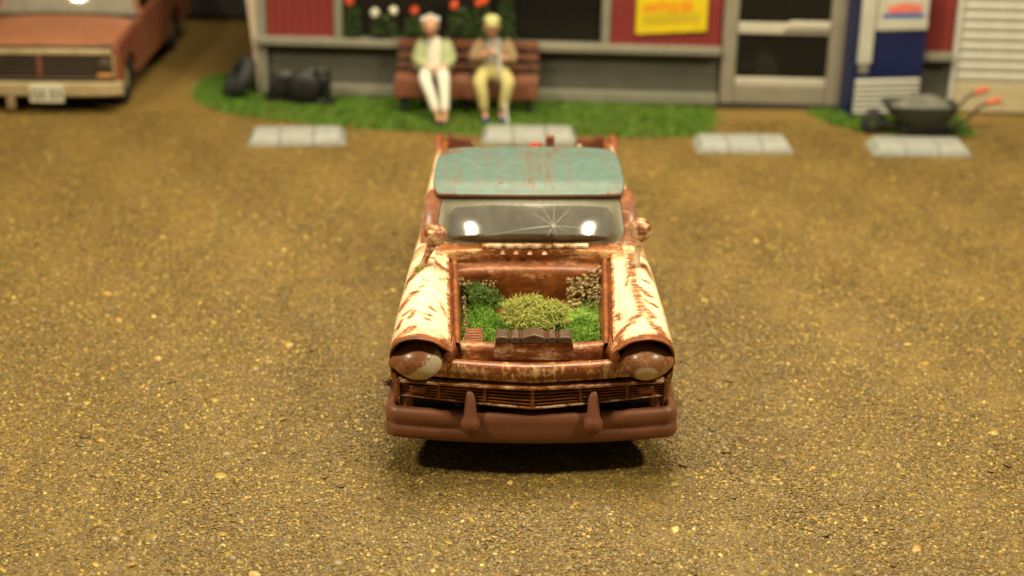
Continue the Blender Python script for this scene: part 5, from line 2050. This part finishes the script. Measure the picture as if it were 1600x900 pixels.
# hood
mb = MB()
rows = []
for i in range(21):
    t = i / 20
    y = 0.16 + 1.30 * t
    row = []
    for j in range(33):
        u = -1 + j / 16
        z = 0.870 + 0.070 * t ** 0.8 + 0.030 * (1 - u * u) - 0.055 * abs(u) ** 6
        if i == 0:
            z -= 0.035
        row.append((u * (TW - 0.035), y - 0.03 * (1 - u * u) * (1 - t), z))
    rows.append(row)
rows.insert(0, [(a, b + 0.02, c - 0.06) for a, b, c in rows[0]])
mb.grid(rows).build('hood', M['truckhood'], tr, smooth=60, rust=lambda x, y, z: 0.10 + 0.25 * sstep(0.6, 0.1, y) * abs(math.sin(x * 5)) + 0.08 * math.sin(x * 4 + y * 3))
for sd in (-1, 1):
    poly = [(0.12, 0.36), (0.12, 0.86), (0.20, 0.880), (1.60, 0.95), (1.60, 0.30), (1.10, 0.30)]
    for t in np.linspace(15, 165, 9):
        poly.append((0.72 + 0.40 * math.cos(R(t)), 0.30 + 0.34 * math.sin(R(t))))
    poly.append((0.32, 0.33))
    tprism('fender', M['truckred'], poly, sd * (TW - 0.09), sd * TW)
    tprism('cab_door', M['truckred'], [(1.61, 0.30), (1.61, 1.00), (2.75, 1.00), (2.75, 0.30)], sd * (TW - 0.08), sd * (TW - 0.004))
    poly = [(2.78, 0.30), (2.78, 1.00), (4.95, 1.00), (4.95, 0.36), (4.15, 0.30)]
    for t in np.linspace(15, 165, 9):
        poly.append((3.74 + 0.40 * math.cos(R(t)), 0.30 + 0.34 * math.sin(R(t))))
    poly.append((3.30, 0.30))
    tprism('bed_side', M['truckred'], poly, sd * (TW - 0.08), sd * TW)
    # pillars
    mb = MB()
    mb.tube([(sd * 0.93, 1.62, 0.95), (sd * 0.75, 1.95, 1.50)], 0.04, 8)
    mb.build('cab_pillar', M['truckred'], tr, rust=0.3)
    mb = MB()
    mb.tube([(sd * 0.93, 2.74, 0.99), (sd * 0.78, 2.66, 1.50)], 0.05, 8)
    mb.build('cab_pillar', M['truckred'], tr, rust=0.3)
    mb = MB()
    mb.add([(sd * 0.93, 1.66, 1.0), (sd * 0.93, 2.72, 1.0), (sd * 0.79, 2.64, 1.48), (sd * 0.76, 2.06, 1.48)], [(0, 1, 2, 3)])
    mb.build('side_window', M['glass_dark'], tr, solid=0.01)
    for wy in (0.72, 3.74):
        mb = MB()
        mb.lathe([(0.18, -0.10), (0.28, -0.11), (0.33, -0.08), (0.345, 0), (0.33, 0.08), (0.28, 0.11), (0.18, 0.10)], (sd * 0.84, wy, 0.34), Matrix.Rotation(R(90), 3, 'Y'), 28)
        w = mb.build('wheel', M['rubber'], tr, smooth=50)
        mb = MB()
        mb.lathe([(0, sd * 0.07), (0.09, sd * 0.07), (0.12, sd * 0.04), (0.19, sd * 0.06), (0.19, -sd * 0.05), (0, -sd * 0.05)], (sd * 0.84, wy, 0.34), Matrix.Rotation(R(90), 3, 'Y'), 20)
        mb.build('hubcap', M['truckchrome'], w)
    mb = MB()
    mb.lathe([(0, 0.03), (0.06, 0.028), (0.088, 0.012), (0.095, -0.02), (0.0, -0.02)], (sd * 0.80, 0.10, 0.615), Matrix.Rotation(R(90), 3, 'X'), 22)
    mb.build('headlight', M['truckgrille'], tr, smooth=40)
    tbox('turn_signal', M['clay'], sd * 0.80 - 0.09, sd * 0.80 + 0.09, 0.075, 0.11, 0.475, 0.515)
mb = MB()
mb.prism([(1.88, 1.49), (2.68, 1.49), (2.70, 1.53), (2.55, 1.57), (2.00, 1.57), (1.86, 1.53)], 'x', -0.80, 0.80)
mb.build('cab_roof', M['truckred'], tr, bevel=0.03, rust=0.25)
mb = MB()
rows = [[((-0.90 + 1.8 * j / 16) * (1 - 0.19 * t), 1.60 - 0.05 * (1 - ((j - 8) / 8) ** 2) + 0.25 * t + 0.012 * (2 * t - 1) ** 2, 0.95 + 0.03 * (1 - ((j - 8) / 8) ** 2) + 0.54 * t) for j in range(17)] for t in np.linspace(0, 1, 8)]
mb.grid(rows).build('windshield', M['glass_truck'], tr, smooth=180)
tbox('cab_rear', M['truckred'], -0.92, 0.92, 2.70, 2.77, 0.30, 1.05, rust=0.3)
tbox('bench_seat', M['seat'], -0.85, 0.85, 2.25, 2.68, 0.5, 1.10, bevel=0.06)
tbox('dashboard', M['truckgrille'], -0.88, 0.88, 1.62, 1.85, 0.70, 0.99, bevel=0.03)
tbox('underbody', M['dark'], -0.80, 0.80, 0.25, 4.8, 0.24, 0.50)
tbox('bed_floor', M['truckred'], -0.90, 0.90, 2.80, 4.93, 0.50, 0.54, rust=0.45)
tbox('tailgate', M['truckred'], -0.90, 0.90, 4.88, 4.95, 0.45, 1.0, rust=0.3)
g = tbox('grille', M['truckgrille'], -0.90, 0.90, 0.13, 0.22, 0.42, 0.86)
tbox('grille_trim', M['truckchrome'], -0.90, 0.90, 0.085, 0.128, 0.745, 0.815, parent=g)
tbox('grille_trim', M['truckgrille'], -0.90, 0.90, 0.09, 0.128, 0.42, 0.465, parent=g)
tbox('grille_divider', M['wood_red'], -0.03, 0.03, 0.09, 0.128, 0.47, 0.745, parent=g)
for i in range(5):
    tbox('louver', M['truckgrille'], -0.68, 0.68, 0.10, 0.129, 0.50 + i * 0.048, 0.520 + i * 0.048, parent=g, bevel=0.004)
for sd in (-1, 1):
    tbox('headlight_surround', M['truckchrome'], sd * 0.915 - 0.012, sd * 0.915 + 0.012, 0.08, 0.128, 0.47, 0.745, parent=g, bevel=0.004)
mb = MB()
rows = []
for j in range(31):
    u = -1 + j / 15
    x = u * 1.0
    y = 0.10 * abs(u) ** 5
    rows.append([(x, y + 0.08, 0.235), (x, y + 0.02, 0.240), (x, y, 0.27), (x, y + 0.005, 0.325), (x, y - 0.006, 0.335), (x, y - 0.006, 0.395), (x, y + 0.02, 0.41), (x, y + 0.08, 0.41)])
mb.grid(rows, close_u=True)
bmp = mb.build('bumper', M['truckchrome'], tr, smooth=35)
for x in (-0.36,):
    tbox('bumper_bracket', M['tan_cloth'], x - 0.05, x + 0.05, -0.02, 0.03, 0.09, 0.24, parent=bmp)
pl = tbox('licence_plate', M['plate'], -0.115, 0.305, -0.035, -0.020, 0.175, 0.40)
text('plate_lettering', 'GS 53', 0.165, M['ink_dark'], pl, (0.095, -0.0375, 0.225), (R(90), 0, 0), 0.001, 'CENTER', 0.95)
